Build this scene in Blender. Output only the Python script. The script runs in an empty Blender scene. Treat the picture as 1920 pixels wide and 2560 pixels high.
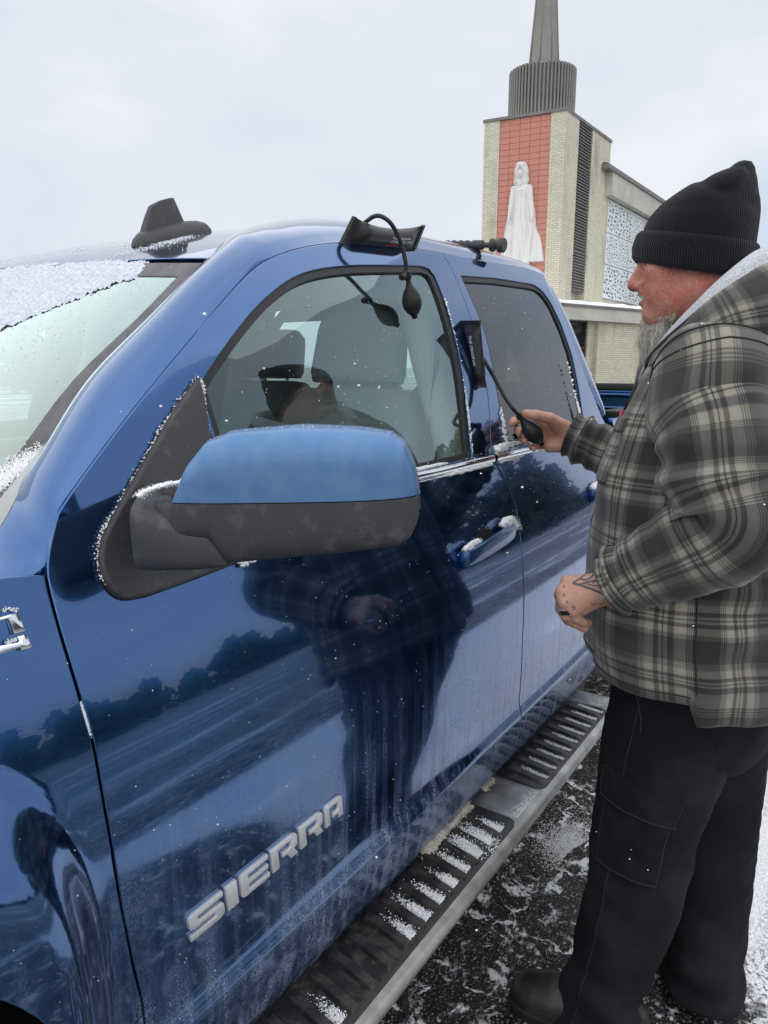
import bpy, bmesh, math, random
import numpy as np
from mathutils import Vector, Matrix
from mathutils.geometry import delaunay_2d_cdt
from mathutils.bvhtree import BVHTree
random.seed(7); rng=np.random.default_rng(7)
scn=bpy.context.scene; col=scn.collection
R=math.radians
# ------------------------------------------------------------------ camera
CAM=np.array([0.0,-0.65,1.47])
PITCH=math.atan(365/1780.); YAW=math.atan(1260/1817.)
fw=np.array([math.cos(YAW),math.sin(YAW),0]); rt=np.array([math.sin(YAW),-math.cos(YAW),0]); upv=np.array([0,0,1.])
cam_f=fw*math.cos(PITCH)-upv*math.sin(PITCH); cam_u=fw*math.sin(PITCH)+upv*math.cos(PITCH)
cd=bpy.data.cameras.new('camera'); cam=bpy.data.objects.new('camera',cd); col.objects.link(cam)
cd.sensor_fit='VERTICAL'; cd.sensor_height=36; cd.lens=36*1780/2560; cd.clip_start=.02; cd.clip_end=2000
m=Matrix.Identity(4)
for i in range(3):
    m[i][0]=rt[i]; m[i][1]=cam_u[i]; m[i][2]=-cam_f[i]; m[i][3]=CAM[i]
cam.matrix_world=m; scn.camera=cam
# ------------------------------------------------------------------ sky, sun, exposure
wd=bpy.data.worlds.new('World'); scn.world=wd; wd.use_nodes=True
nt=wd.node_tree; N=nt.nodes; L=nt.links; N.clear()
SUN_EL=R(70); SUN_AZ=R(200)   # azimuth of the sun, counter-clockwise from +x
out=N.new('ShaderNodeOutputWorld'); bg=N.new('ShaderNodeBackground'); L.new(bg.outputs[0],out.inputs[0])
sky=N.new('ShaderNodeTexSky'); sky.sky_type='NISHITA'; sky.sun_disc=False; sky.sun_elevation=SUN_EL
sky.sun_rotation=R(90)-SUN_AZ; sky.air_density=1.0; sky.dust_density=3.0
tc=N.new('ShaderNodeTexCoord'); mp=N.new('ShaderNodeMapping'); mp.inputs['Scale'].default_value=(1.0,1.0,2.4); mp.inputs['Location'].default_value=(3.1,1.7,.4)
L.new(tc.outputs['Generated'],mp.inputs[0])
no=N.new('ShaderNodeTexNoise'); no.inputs['Scale'].default_value=1.7; no.inputs['Detail'].default_value=5; no.inputs['Roughness'].default_value=.5; no.inputs['Distortion'].default_value=.3
L.new(mp.outputs[0],no.inputs['Vector'])
cr=N.new('ShaderNodeValToRGB'); e=cr.color_ramp.elements
e[0].position=.36; e[0].color=(4.15,4.75,5.75,1); e[1].position=.64; e[1].color=(5.9,6.05,6.35,1)
L.new(no.outputs['Fac'],cr.inputs[0])
mx=N.new('ShaderNodeMix'); mx.data_type='RGBA'; mx.inputs['Factor'].default_value=.93
L.new(sky.outputs[0],mx.inputs['A']); L.new(cr.outputs[0],mx.inputs['B'])
L.new(mx.outputs['Result'],bg.inputs[0]); bg.inputs[1].default_value=.10
sd=bpy.data.lights.new('sun','SUN'); sd.energy=1.3; sd.angle=R(150); sd.color=(1,.965,.91)
so=bpy.data.objects.new('sun',sd); col.objects.link(so); so.location=(-6,-6,14)
sdir=Vector((math.cos(SUN_EL)*math.cos(SUN_AZ),math.cos(SUN_EL)*math.sin(SUN_AZ),math.sin(SUN_EL)))
so.rotation_euler=sdir.to_track_quat('Z','Y').to_euler()
vs=scn.view_settings; vs.view_transform='Standard'; vs.look='None'; vs.gamma=1; vs.exposure=0.60; vs.use_curve_mapping=False
scn.cycles.max_bounces=10; scn.cycles.transparent_max_bounces=16; scn.cycles.glossy_bounces=5
scn.cycles.use_denoising=True
# ------------------------------------------------------------------ object helpers
def empty(name,loc,label,cat,group=None):
    o=bpy.data.objects.new(name,None); col.objects.link(o); o.location=loc; o.empty_display_size=.1
    o['label']=label; o['category']=cat
    if group: o['group']=group
    return o
def tag(o,label=None,cat=None,kind=None,group=None):
    if label: o['label']=label
    if cat: o['category']=cat
    if kind: o['kind']=kind
    if group: o['group']=group
    return o
def setparent(o,parent):
    if parent is None: return
    o.parent=parent
    # meshes are written in world coordinates, so only a thing's own Empty shifts its parts
    o.matrix_parent_inverse=Matrix.Translation(-parent.location if parent.parent is None else Vector((0,0,0)))
def mesh(name,v,f,mat=None,parent=None,smooth=True,normals=None,uv=None,attr=None,angle=None):
    me=bpy.data.meshes.new(name); v=np.asarray(v,float).reshape(-1,3)
    me.from_pydata(v.tolist(),[],[tuple(int(i) for i in q) for q in f]); me.update()
    if smooth: me.polygons.foreach_set('use_smooth',np.ones(len(me.polygons),bool))
    if uv is not None:
        ul=me.uv_layers.new(name='UVMap'); li=np.empty(len(me.loops),np.int32); me.loops.foreach_get('vertex_index',li)
        ul.data.foreach_set('uv',np.asarray(uv,float)[li].ravel())
    if attr:
        for k,a in attr.items():
            at=me.attributes.new(k,'FLOAT','POINT'); at.data.foreach_set('value',np.asarray(a,float).ravel())
    if normals is not None: me.normals_split_custom_set_from_vertices([tuple(n) for n in normals])
    elif angle is not None: me.set_sharp_from_angle(angle=R(angle))
    if mat is not None: me.materials.append(mat)
    o=bpy.data.objects.new(name,me); col.objects.link(o); setparent(o,parent); return o
def merge(parts):
    V=[];F=[];n=0
    for v,f in parts:
        v=np.asarray(v,float).reshape(-1,3); V.append(v); F+= [tuple(i+n for i in q) for q in f]; n+=len(v)
    return np.concatenate(V),F
BOXF=[(0,3,2,1),(4,5,6,7),(0,1,5,4),(1,2,6,5),(2,3,7,6),(3,0,4,7)]
def boxvf(c,ax,ay,az):
    c=np.asarray(c,float);ax,ay,az=[np.asarray(a,float) for a in (ax,ay,az)]
    v=[c+sx*ax+sy*ay+sz*az for sz in(-1,1) for sx,sy in((-1,-1),(1,-1),(1,1),(-1,1))]
    return np.array(v),BOXF
def box(name,lo,hi,mat,parent=None,bev=0,seg=2):
    lo=np.array(lo,float);hi=np.array(hi,float);c=(lo+hi)/2;h=(hi-lo)/2
    v,f=boxvf(c,[h[0],0,0],[0,h[1],0],[0,0,h[2]])
    return bevmesh(name,v,f,mat,parent,bev,seg)
def bevmesh(name,v,f,mat,parent=None,bev=0,seg=2):
    bm=bmesh.new(); vs=[bm.verts.new(p) for p in v]
    for q in f: bm.faces.new([vs[i] for i in q])
    bmesh.ops.recalc_face_normals(bm,faces=bm.faces)
    if bev: bmesh.ops.bevel(bm,geom=list(bm.edges),offset=bev,segments=seg,profile=.6,affect='EDGES',clamp_overlap=True)
    me=bpy.data.meshes.new(name); bm.to_mesh(me); bm.free()
    me.polygons.foreach_set('use_smooth',np.ones(len(me.polygons),bool)); me.set_sharp_from_angle(angle=R(35))
    if mat: me.materials.append(mat)
    o=bpy.data.objects.new(name,me); col.objects.link(o); setparent(o,parent); return o
def prism(poly,a,b,up=None):
    """polygon in 3d (list of points), extruded from offset a to offset b (vectors) -> verts, faces"""
    p=np.asarray(poly,float);n=len(p);v=np.concatenate([p+np.asarray(a),p+np.asarray(b)])
    f=[tuple(range(n)),tuple(range(2*n-1,n-1,-1))]+[(i,i+n,(i+1)%n+n,(i+1)%n) for i in range(n)]
    return v,f
def catmull(pts,n):
    """smooth curve through pts sampled at n points"""
    p=np.asarray(pts,float); q=np.concatenate([2*p[:1]-p[1:2],p,2*p[-1:]-p[-2:-1]])
    d=np.r_[0,np.cumsum(np.linalg.norm(np.diff(p,axis=0),axis=1))]; s=np.linspace(0,d[-1],n)
    i=np.clip(np.searchsorted(d,s,side='right')-1,0,len(p)-2); t=((s-d[i])/(d[i+1]-d[i]))[:,None]
    a,b,c,e=q[i],q[i+1],q[i+2],q[i+3]
    return .5*((2*b)+(-a+c)*t+(2*a-5*b+4*c-e)*t*t+(-a+3*b-3*c+e)*t**3)
def resample(p,step):
    p=np.asarray(p,float);o=[]
    for a,b in zip(p[:-1],p[1:]):
        k=max(1,int(np.ceil(np.linalg.norm(b-a)/step)))
        o+= [a+(b-a)*j/k for j in range(k)]
    return np.array(o+[p[-1]])
def frames(path):
    p=np.asarray(path,float);t=np.gradient(p,axis=0);t/=np.linalg.norm(t,axis=1,keepdims=True)+1e-12
    a=np.array([0,0,1.]) if abs(t[0][2])<.9 else np.array([1.,0,0]); n=np.cross(t[0],a);n/=np.linalg.norm(n)
    Nn=[];
    for i in range(len(p)):
        n=n-t[i]*(n@t[i]);n/=np.linalg.norm(n);Nn.append(n.copy())
    Nn=np.array(Nn);return t,Nn,np.cross(t,Nn)
def tubevf(path,rad,seg=10,cap=True):
    p=np.asarray(path,float);n=len(p);t,a,b=frames(p);rad=np.broadcast_to(np.asarray(rad,float),(n,))
    th=np.linspace(0,2*np.pi,seg,endpoint=False)
    v=(p[:,None]+rad[:,None,None]*(a[:,None]*np.cos(th)[None,:,None]+b[:,None]*np.sin(th)[None,:,None])).reshape(-1,3)
    f=[(i*seg+j,i*seg+(j+1)%seg,(i+1)*seg+(j+1)%seg,(i+1)*seg+j) for i in range(n-1) for j in range(seg)]
    if cap: f+= [tuple(range(seg-1,-1,-1)),tuple(range((n-1)*seg,n*seg))]
    return v,f
def gridvf(P,closed=False):
    P=np.asarray(P,float);n,m=P.shape[:2];f=[]
    for i in range(n-1):
        for j in range(m if closed else m-1):
            f.append((i*m+j,i*m+(j+1)%m,(i+1)*m+(j+1)%m,(i+1)*m+j))
    return P.reshape(-1,3),f
def lathevf(prof,org,axis,seg=24):
    """prof: list of (s along axis, radius)"""
    ax=np.array(axis,float);ax=ax/np.linalg.norm(ax);a=np.cross(ax,[0,0,1.] if abs(ax[2])<.9 else [1.,0,0]);a/=np.linalg.norm(a);b=np.cross(ax,a)
    th=np.linspace(0,2*np.pi,seg,endpoint=False);pr=np.asarray(prof,float)
    P=np.asarray(org,float)+pr[:,0,None,None]*ax+pr[:,1,None,None]*(a*np.cos(th)[:,None]+b*np.sin(th)[:,None])[None]
    v,f=gridvf(P,True);n=len(pr)
    f+= [tuple(range(seg-1,-1,-1)),tuple(range((n-1)*seg,n*seg))]
    return v,f
def inpoly(pts,poly):
    x,y=pts[:,0],pts[:,1];r=np.zeros(len(pts),bool);px,py=poly[:,0],poly[:,1];j=len(poly)-1
    for i in range(len(poly)):
        c=((py[i]>y)!=(py[j]>y));d=(py[j]-py[i]) or 1e-12
        r^=c&(x<(px[j]-px[i])*(y-py[i])/d+px[i]);j=i
    return r
def area2(p): return .5*np.sum(p[:,0]*np.roll(p[:,1],-1)-np.roll(p[:,0],-1)*p[:,1])
def inset(poly,d):
    """shrink a closed polygon by d (negative grows it)"""
    p=np.asarray(poly,float)
    if area2(p)<0: p=p[::-1]
    a=p-np.roll(p,1,0);b=np.roll(p,-1,0)-p
    na=np.stack([-a[:,1],a[:,0]],1);na/=np.linalg.norm(na,axis=1,keepdims=True)+1e-12
    nb=np.stack([-b[:,1],b[:,0]],1);nb/=np.linalg.norm(nb,axis=1,keepdims=True)+1e-12
    m=na+nb;m/=np.linalg.norm(m,axis=1,keepdims=True)+1e-12
    s=np.clip(np.sum(m*na,1),.5,1)[:,None];return p+m*d/s
def segdist(pts,poly):
    d=np.full(len(pts),1e9);q=np.roll(poly,-1,0)
    for a,b in zip(poly,q):
        ab=b-a;t=np.clip(((pts-a)@ab)/(ab@ab+1e-12),0,1);d=np.minimum(d,np.linalg.norm(pts-a-t[:,None]*ab,axis=1))
    return d
def panel(name,outline,holes,M,mat,parent,gx=.04,gz=.03,rows=None,off=0.,depth=.012,r=.0018,step=.025,out=(0,-1,0)):
    """a sheet cut to `outline` (2d) with `holes`, laid on the surface M(uv)->xyz, its edges rolled inwards by depth"""
    def cl(p): p=np.asarray(p,float); return resample(np.vstack([p,p[:1]]),step)[:-1]
    loops=[cl(outline)]+[cl(h) for h in holes]
    if area2(loops[0])<0: loops[0]=loops[0][::-1]
    for i in range(1,len(loops)):
        if area2(loops[i])>0: loops[i]=loops[i][::-1]
    lo=loops[0].min(0);hi=loops[0].max(0)
    gr=np.arange(lo[1],hi[1],gz)
    if rows is not None: gr=np.unique(np.r_[gr[np.abs(gr[:,None]-rows[None]).min(1)>.006],rows])
    gr=gr[(gr>lo[1])&(gr<hi[1])]
    g=np.array([(x,z) for k,z in enumerate(gr) for x in np.arange(lo[0],hi[0],gx)])
    ok=inpoly(g,loops[0])&(segdist(g,loops[0])>.004)
    for h in loops[1:]: ok&=~inpoly(g,h)&(segdist(g,h)>.004)
    g=g[ok]
    pts=np.vstack(loops+[g]);ed=[];k=0
    for l in loops:
        n=len(l);ed+=[(k+i,k+(i+1)%n) for i in range(n)];k+=n
    rv,_,rf,ov,_,_=delaunay_2d_cdt([Vector(p) for p in pts],ed,[],0,1e-6)
    uv=np.array([tuple(p) for p in rv]);F=np.array([tuple(f) for f in rf])
    c=uv[F].mean(1);keep=inpoly(c,loops[0])
    for h in loops[1:]: keep&=~inpoly(c,h)
    F=F[keep]
    def pn(q):
        e=1.5e-3;p=M(q);du=M(q+[e,0])-M(q-[e,0]);dv=M(q+[0,e])-M(q-[0,e]);n=np.cross(du,dv)
        n/=np.linalg.norm(n,axis=1,keepdims=True);s=np.sign(n@np.asarray(out,float))[:,None];s[s==0]=1;return p,n*s
    p,n=pn(uv);p=p+n*off
    V=[p];NN=[n];faces=[];base=len(p)
    # orient faces with normals
    fn=np.cross(p[F[:,1]]-p[F[:,0]],p[F[:,2]]-p[F[:,0]]);flip=np.sum(fn*n[F[:,0]],1)<0
    F[flip]=F[flip][:,::-1];faces=[tuple(f) for f in F]
    if depth:
        for l in loops:
            a=l-np.roll(l,1,0);b=np.roll(l,-1,0)-l;t=a/ (np.linalg.norm(a,axis=1,keepdims=True)+1e-9)+b/(np.linalg.norm(b,axis=1,keepdims=True)+1e-9)
            o2=np.stack([t[:,1],-t[:,0]],1);o2/=np.linalg.norm(o2,axis=1,keepdims=True)+1e-9
            q,nn=pn(l);q=q+nn*off;e=1e-3;o3=M(l+o2*e)-M(l-o2*e);o3/=np.linalg.norm(o3,axis=1,keepdims=True)
            r0=q;r1=q+o3*r*.7-nn*r*.3;r2=q+o3*r-nn*r;r3=q+o3*r-nn*depth
            nb=[nn,(nn+o3)/1.414,o3,o3];m=len(l)
            V+=[r0,r1,r2,r3];NN+=nb
            for k in range(3):
                A=base+k*m;B=base+(k+1)*m
                for i in range(m):
                    j=(i+1)%m;quad=(A+i,B+i,B+j,A+j);faces.append(quad)
            base+=4*m
        V=np.vstack(V);NN=np.vstack(NN)
        # fix rim orientation
        k0=len(F)
        for i in range(k0,len(faces)):
            q=faces[i];fnn=np.cross(V[q[1]]-V[q[0]],V[q[2]]-V[q[0]])
            if fnn@(NN[q[0]]+NN[q[1]])<0: faces[i]=q[::-1]
    else: V=p;NN=n
    return mesh(name,V,faces,mat,parent,normals=NN,uv=None)
# ------------------------------------------------------------------ implicit surfaces (organic shapes)
def surfnet(f,lo,hi,h):
    lo=np.asarray(lo,float);hi=np.asarray(hi,float);n=np.ceil((hi-lo)/h).astype(int)+1
    ax=[lo[i]+h*np.arange(n[i]) for i in range(3)]
    val=np.empty(n,np.float32)
    ch=max(1,int(600000//(n[1]*n[2])))
    for i in range(0,n[0],ch):
        X=np.stack(np.meshgrid(ax[0][i:i+ch],ax[1],ax[2],indexing='ij'),-1).reshape(-1,3)
        val[i:i+ch]=f(X).reshape(-1,n[1],n[2])
    s=val<0
    cnt=np.zeros(n-1,np.int8)
    for a in(0,1):
        for b in(0,1):
            for c in(0,1): cnt+=s[a:n[0]-1+a,b:n[1]-1+b,c:n[2]-1+c]
    act=(cnt>0)&(cnt<8);idx=-np.ones(n-1,np.int64);I=np.argwhere(act);idx[act]=np.arange(len(I))
    acc=np.zeros((len(I),3));w=np.zeros(len(I))
    cor=[(a,b,c) for a in(0,1) for b in(0,1) for c in(0,1)]
    for p in cor:
        for k in range(3):
            if p[k]: continue
            q=list(p);q[k]=1;q=tuple(q)
            A=val[I[:,0]+p[0],I[:,1]+p[1],I[:,2]+p[2]];B=val[I[:,0]+q[0],I[:,1]+q[1],I[:,2]+q[2]]
            m=(A<0)!=(B<0);t=np.where(m,A/np.where(m,A-B,1),0)
            pos=np.array(p,float)+t[:,None]*(np.array(q,float)-np.array(p,float))
            acc+=np.where(m[:,None],pos,0);w+=m
    V=lo+h*(I+acc/w[:,None]);F=[]
    for k in range(3):
        u,v=(k+1)%3,(k+2)%3
        sl=[slice(None)]*3;sl[k]=slice(0,-1);sl2=[slice(None)]*3;sl2[k]=slice(1,None)
        ch_=s[tuple(sl)]!=s[tuple(sl2)];E=np.argwhere(ch_);E=E[(E[:,u]>0)&(E[:,v]>0)&(E[:,u]<n[u]-1)&(E[:,v]<n[v]-1)]
        ins=s[E[:,0],E[:,1],E[:,2]]
        def cell(du,dv):
            Q=E.copy();Q[:,u]-=du;Q[:,v]-=dv;return idx[Q[:,0],Q[:,1],Q[:,2]]
        a,b,c,d=cell(1,1),cell(0,1),cell(0,0),cell(1,0)
        quad=np.where(ins[:,None],np.stack([a,b,c,d],1),np.stack([d,c,b,a],1));F.append(quad)
    return V,np.vstack(F)
def smin(a,b,k):
    h=np.clip(.5+.5*(b-a)/k,0,1);return b*(1-h)+a*h-k*h*(1-h)
def smax(a,b,k): return -smin(-a,-b,k)
def cone(p,a,b,ra,rb):
    a=np.asarray(a,float);b=np.asarray(b,float);ab=b-a;t=np.clip(((p-a)@ab)/(ab@ab),0,1)
    return np.linalg.norm(p-a-t[:,None]*ab,axis=1)-(ra+(rb-ra)*t)
def ell(p,c,r,B=None):
    q=p-np.asarray(c,float)
    if B is not None: q=q@B.T
    r=np.asarray(r,float);k0=np.linalg.norm(q/r,axis=1);k1=np.linalg.norm(q/(r*r),axis=1)+1e-9
    return k0*(k0-1)/k1
def fnoise(p,scale,seed=0):
    """cheap smooth noise from sines"""
    g=np.random.default_rng(seed);o=0
    for k in range(6):
        d=g.normal(size=3);d/=np.linalg.norm(d);o=o+np.sin((p@d)*scale*(.6+.9*g.random())+g.random()*6.28)
    return o/6
# ------------------------------------------------------------------ material helpers
MATS={}
def pbr(name,base,rough=.5,metal=0.,coat=0.,spec=.5,bump=None,var=None,sheen=0.,sss=0.,coord='Object',alpha=None):
    if name in MATS: return MATS[name]
    ma=bpy.data.materials.new(name); ma.use_nodes=True; nt=ma.node_tree; b=nt.nodes['Principled BSDF']
    b.inputs['Base Color'].default_value=(*base,1); b.inputs['Roughness'].default_value=rough; b.inputs['Metallic'].default_value=metal
    b.inputs['Coat Weight'].default_value=coat; b.inputs['Coat Roughness'].default_value=.03; b.inputs['Specular IOR Level'].default_value=spec
    b.inputs['Sheen Weight'].default_value=sheen
    if sss: b.inputs['Subsurface Weight'].default_value=sss; b.inputs['Subsurface Radius'].default_value=(.012,.005,.003); b.inputs['Subsurface Scale'].default_value=1
    tc=nt.nodes.new('ShaderNodeTexCoord')
    if var:   # (colour2, scale, detail)
        c2,sc,de=var; n=nt.nodes.new('ShaderNodeTexNoise'); n.inputs['Scale'].default_value=sc; n.inputs['Detail'].default_value=de; nt.links.new(tc.outputs[coord],n.inputs['Vector'])
        r=nt.nodes.new('ShaderNodeValToRGB'); r.color_ramp.elements[0].position=.35; r.color_ramp.elements[1].position=.65
        r.color_ramp.elements[0].color=(*base,1); r.color_ramp.elements[1].color=(*c2,1)
        nt.links.new(n.outputs['Fac'],r.inputs[0]); nt.links.new(r.outputs[0],b.inputs['Base Color'])
    if bump:  # (scale, strength, distance)
        n=nt.nodes.new('ShaderNodeTexNoise'); n.inputs['Scale'].default_value=bump[0]; n.inputs['Detail'].default_value=4; nt.links.new(tc.outputs[coord],n.inputs['Vector'])
        bu=nt.nodes.new('ShaderNodeBump'); bu.inputs['Strength'].default_value=bump[1]; bu.inputs['Distance'].default_value=bump[2]
        nt.links.new(n.outputs['Fac'],bu.inputs['Height']); nt.links.new(bu.outputs[0],b.inputs['Normal'])
    MATS[name]=ma; return ma
class NG:
    """small node-graph writer"""
    def __init__(s,name):
        s.m=bpy.data.materials.new(name); s.m.use_nodes=True; s.t=s.m.node_tree; s.b=s.t.nodes['Principled BSDF']; s.o=s.t.nodes['Material Output']
        s.tc=s.t.nodes.new('ShaderNodeTexCoord'); MATS[name]=s.m
    def n(s,ty,**kw):
        x=s.t.nodes.new('ShaderNode'+ty)
        for k,v in kw.items(): setattr(x,k,v)
        return x
    def lk(s,a,b): s.t.links.new(a,b)
    def val(s,sock,v):
        if isinstance(v,bpy.types.NodeSocket): s.lk(v,sock)
        else: sock.default_value=v
    def math(s,op,a,b=0.,c=0.,clamp=False):
        x=s.n('Math',operation=op,use_clamp=clamp); s.val(x.inputs[0],a); s.val(x.inputs[1],b); s.val(x.inputs[2],c); return x.outputs[0]
    def noise(s,vec,scale,detail=4,rough=.5,dist=0.):
        x=s.n('TexNoise'); s.lk(vec,x.inputs['Vector']); x.inputs['Scale'].default_value=scale; x.inputs['Detail'].default_value=detail; x.inputs['Roughness'].default_value=rough; x.inputs['Distortion'].default_value=dist; return x.outputs['Fac']
    def mapping(s,vec,sc=(1,1,1),loc=(0,0,0),rot=(0,0,0)):
        x=s.n('Mapping'); s.lk(vec,x.inputs[0]); x.inputs['Scale'].default_value=sc; x.inputs['Location'].default_value=loc; x.inputs['Rotation'].default_value=rot; return x.outputs[0]
    def ramp(s,f,st,inter='LINEAR'):
        x=s.n('ValToRGB'); x.color_ramp.interpolation=inter; el=x.color_ramp.elements
        while len(el)<len(st): el.new(.5)
        for e,(p,c) in zip(el,st):
            e.position=p; e.color=(*c,1) if isinstance(c,(tuple,list)) else (c,c,c,1)
        s.lk(f,x.inputs[0]); return x.outputs[0]
    def mix(s,f,a,b,mode='MIX'):
        x=s.n('Mix',data_type='RGBA',blend_type=mode); s.val(x.inputs['Factor'],f)
        for k,v in(('A',a),('B',b)):
            s.val(x.inputs[k],(*v,1) if isinstance(v,tuple) and len(v)==3 else v)
        return x.outputs['Result']
    def sep(s,vec):
        x=s.n('SeparateXYZ'); s.lk(vec,x.inputs[0]); return x.outputs
    def step(s,x,a,b):
        m=s.n('MapRange',interpolation_type='SMOOTHSTEP'); s.val(m.inputs[0],x); m.inputs[1].default_value=a; m.inputs[2].default_value=b; m.inputs[3].default_value=0; m.inputs[4].default_value=1; return m.outputs[0]
    def bump(s,h,strength,dist):
        x=s.n('Bump'); s.lk(h,x.inputs['Height']); x.inputs['Strength'].default_value=strength; x.inputs['Distance'].default_value=dist; s.lk(x.outputs[0],s.b.inputs['Normal']); return x
    def set(s,**kw):
        for k,v in kw.items():
            i=s.b.inputs[k.replace('_',' ')]
            s.val(i,(*v,1) if isinstance(v,tuple) and len(v)==3 and i.type=='RGBA' else v)

# --- body side of the truck: inward offset y as a function of height z (cross-section), bow along x, wheel-arch flare
_PZ=[.30,.46,.52,.60,.628,.642,.66,.75,.88,.94,.99,1.04,1.12,1.20,1.27,1.40,1.50,1.60,1.70,1.80,1.90]
_PY=[.10,.040,.008,-.005,-.007,.001,.004,.001,.000,.004,.013,.025,.047,.070,.091,.124,.152,.190,.238,.298,.37]
_tz=np.linspace(.30,1.90,1601)
_ty=np.interp(_tz,_PZ,_PY)
_k=np.exp(-.5*(np.arange(-45,46)/15.)**2);_k/=_k.sum()
_sm=np.convolve(np.pad(_ty,45,mode='edge'),_k,'valid')
_k2=np.exp(-.5*(np.arange(-20,21)/5.)**2);_k2/=_k2.sum()
_sh=np.convolve(np.pad(_ty,20,mode='edge'),_k2,'valid')
_w=np.clip((_tz-.66)/.06,0,1)
_ty=_sh*(1-_w)+_sm*_w
_ty[:60]=_ty[60];
def sstep(a,b,x):
    t=np.clip((np.asarray(x,float)-a)/(b-a),0,1);return t*t*(3-2*t)
def bow(x):
    return .010*np.square(np.clip(np.asarray(x,float)-1.3,-9,0))+.012*np.square(np.clip(np.asarray(x,float)-1.5,0,9))
def flare(x,z):
    x=np.asarray(x,float);z=np.asarray(z,float)
    # squared-off bulge round the front wheel
    d=np.power(np.power(np.abs((x+.13)/.53),8)+np.power(np.abs(np.clip(z-.30,0,9)/.80),8),.125)
    return -.050*sstep(1.0,.87,d)
def S(x,z):
    return np.interp(z,_tz,_ty)+bow(x)+flare(x,z)
def Sn(x,z,e=2e-3):
    dx=(S(np.asarray(x)+e,z)-S(np.asarray(x)-e,z))/(2*e);dz=(S(x,np.asarray(z)+e)-S(x,np.asarray(z)-e))/(2*e)
    n=np.stack([dx,-np.ones_like(dx),dz],-1);return n/np.linalg.norm(n,axis=-1,keepdims=True)
# --- windshield and roof
def Wz(x,y):   # windshield height over (x,y)
    return 1.398+.735*(x-.565)+.10*(1-((y-1.0)/.80)**2)
_RX=[.70,.85,.95,1.07,1.20,1.38,1.60,1.85,2.10,2.30,2.45]
_RZ=[1.60,1.678,1.718,1.754,1.784,1.806,1.818,1.820,1.812,1.795,1.77]
def Rz(x,y):
    b=np.interp(x,_RX,_RZ);q=np.abs((np.asarray(y)-1.0)/.72)
    return b-.038*q**2-.02*q**6

# ------------------------------------------------------------------ materials
def paint_mat():
    g=NG('blue_metallic_paint'); ob=g.tc.outputs['Object']; x,y,z=g.sep(ob)
    # road salt film: heavier towards the sills, runs down in streaks, fine speckle
    st=g.noise(g.mapping(ob,(48,48,1.5)),1.0,5,.62)
    bl=g.noise(ob,6.0,4,.55); sp=g.noise(ob,420,2,.6)
    low=g.step(z,1.10,.55)
    amt=g.math('MULTIPLY',low,g.math('ADD',g.math('MULTIPLY',g.step(st,.42,.66),.55),g.math('MULTIPLY',g.step(bl,.40,.70),.55)))
    spk=g.step(sp,.40,.62)
    d=g.math('MULTIPLY',amt,g.math('ADD',.25,g.math('MULTIPLY',spk,.75)))
    # rocker is the dirtiest
    d=g.math('ADD',g.math('MULTIPLY',d,.95),g.math('MULTIPLY',g.step(z,.66,.56),g.math('MULTIPLY',g.step(g.noise(ob,60,4),.3,.7),.30)),clamp=True)
    fine=g.math('MULTIPLY',g.step(g.noise(ob,260,2),.60,.72),.05)
    d=g.math('MAXIMUM',d,fine)
    fl=g.noise(ob,1800,1)
    c=g.mix(g.step(fl,.35,.65),(.023,.090,.245),(.035,.118,.305))
    g.set(Base_Color=g.mix(d,c,(.27,.31,.40)),Metallic=g.math('MULTIPLY',g.math('SUBTRACT',1.0,d),.95),
          Roughness=g.math('ADD',.10,g.math('MULTIPLY',d,.4)),Coat_Weight=g.math('SUBTRACT',1.0,g.math('MULTIPLY',d,1.3),clamp=True),Coat_Roughness=g.math('ADD',.012,g.math('MULTIPLY',d,.35)),Coat_IOR=1.55)
    g.bump(g.noise(ob,14,2),.05,.004)
    return g.m
PAINT=paint_mat()
RUBBER=pbr('black_rubber',(.012,.012,.013),.55,bump=(300,.15,.001))
GAPB=pbr('painted_shade_black',(.006,.006,.007),.7)  # near-black standing in for shade in the door gaps and handle recesses
def plastic_mat():
    g=NG('grained_black_plastic'); ob=g.tc.outputs['Object']
    dust=g.math('MULTIPLY',g.step(g.noise(ob,38,5,.65),.52,.75),.5)
    sp=g.step(g.noise(ob,700,2),.64,.72)
    d=g.math('ADD',g.math('MULTIPLY',dust,.25),g.math('MULTIPLY',sp,.14))
    g.set(Base_Color=g.mix(d,(.042,.043,.047),(.36,.37,.39)),Roughness=.52,Specular_IOR_Level=.45)
    v=g.n('TexVoronoi'); g.lk(ob,v.inputs['Vector']); v.inputs['Scale'].default_value=900
    g.bump(v.outputs['Distance'],.25,.0006); return g.m
PLAST=plastic_mat()
CHROME=pbr('chrome',(.82,.83,.85),.08,1.0)
def brushed():
    g=NG('brushed_badge_metal'); ob=g.tc.outputs['Object']
    n=g.noise(g.mapping(ob,(600,60,60)),1,3); g.set(Base_Color=g.mix(n,(.62,.63,.64),(.85,.86,.87)),Metallic=.65,Roughness=g.math('ADD',.32,g.math('MULTIPLY',n,.25))); return g.m
BADGE=brushed()
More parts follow.
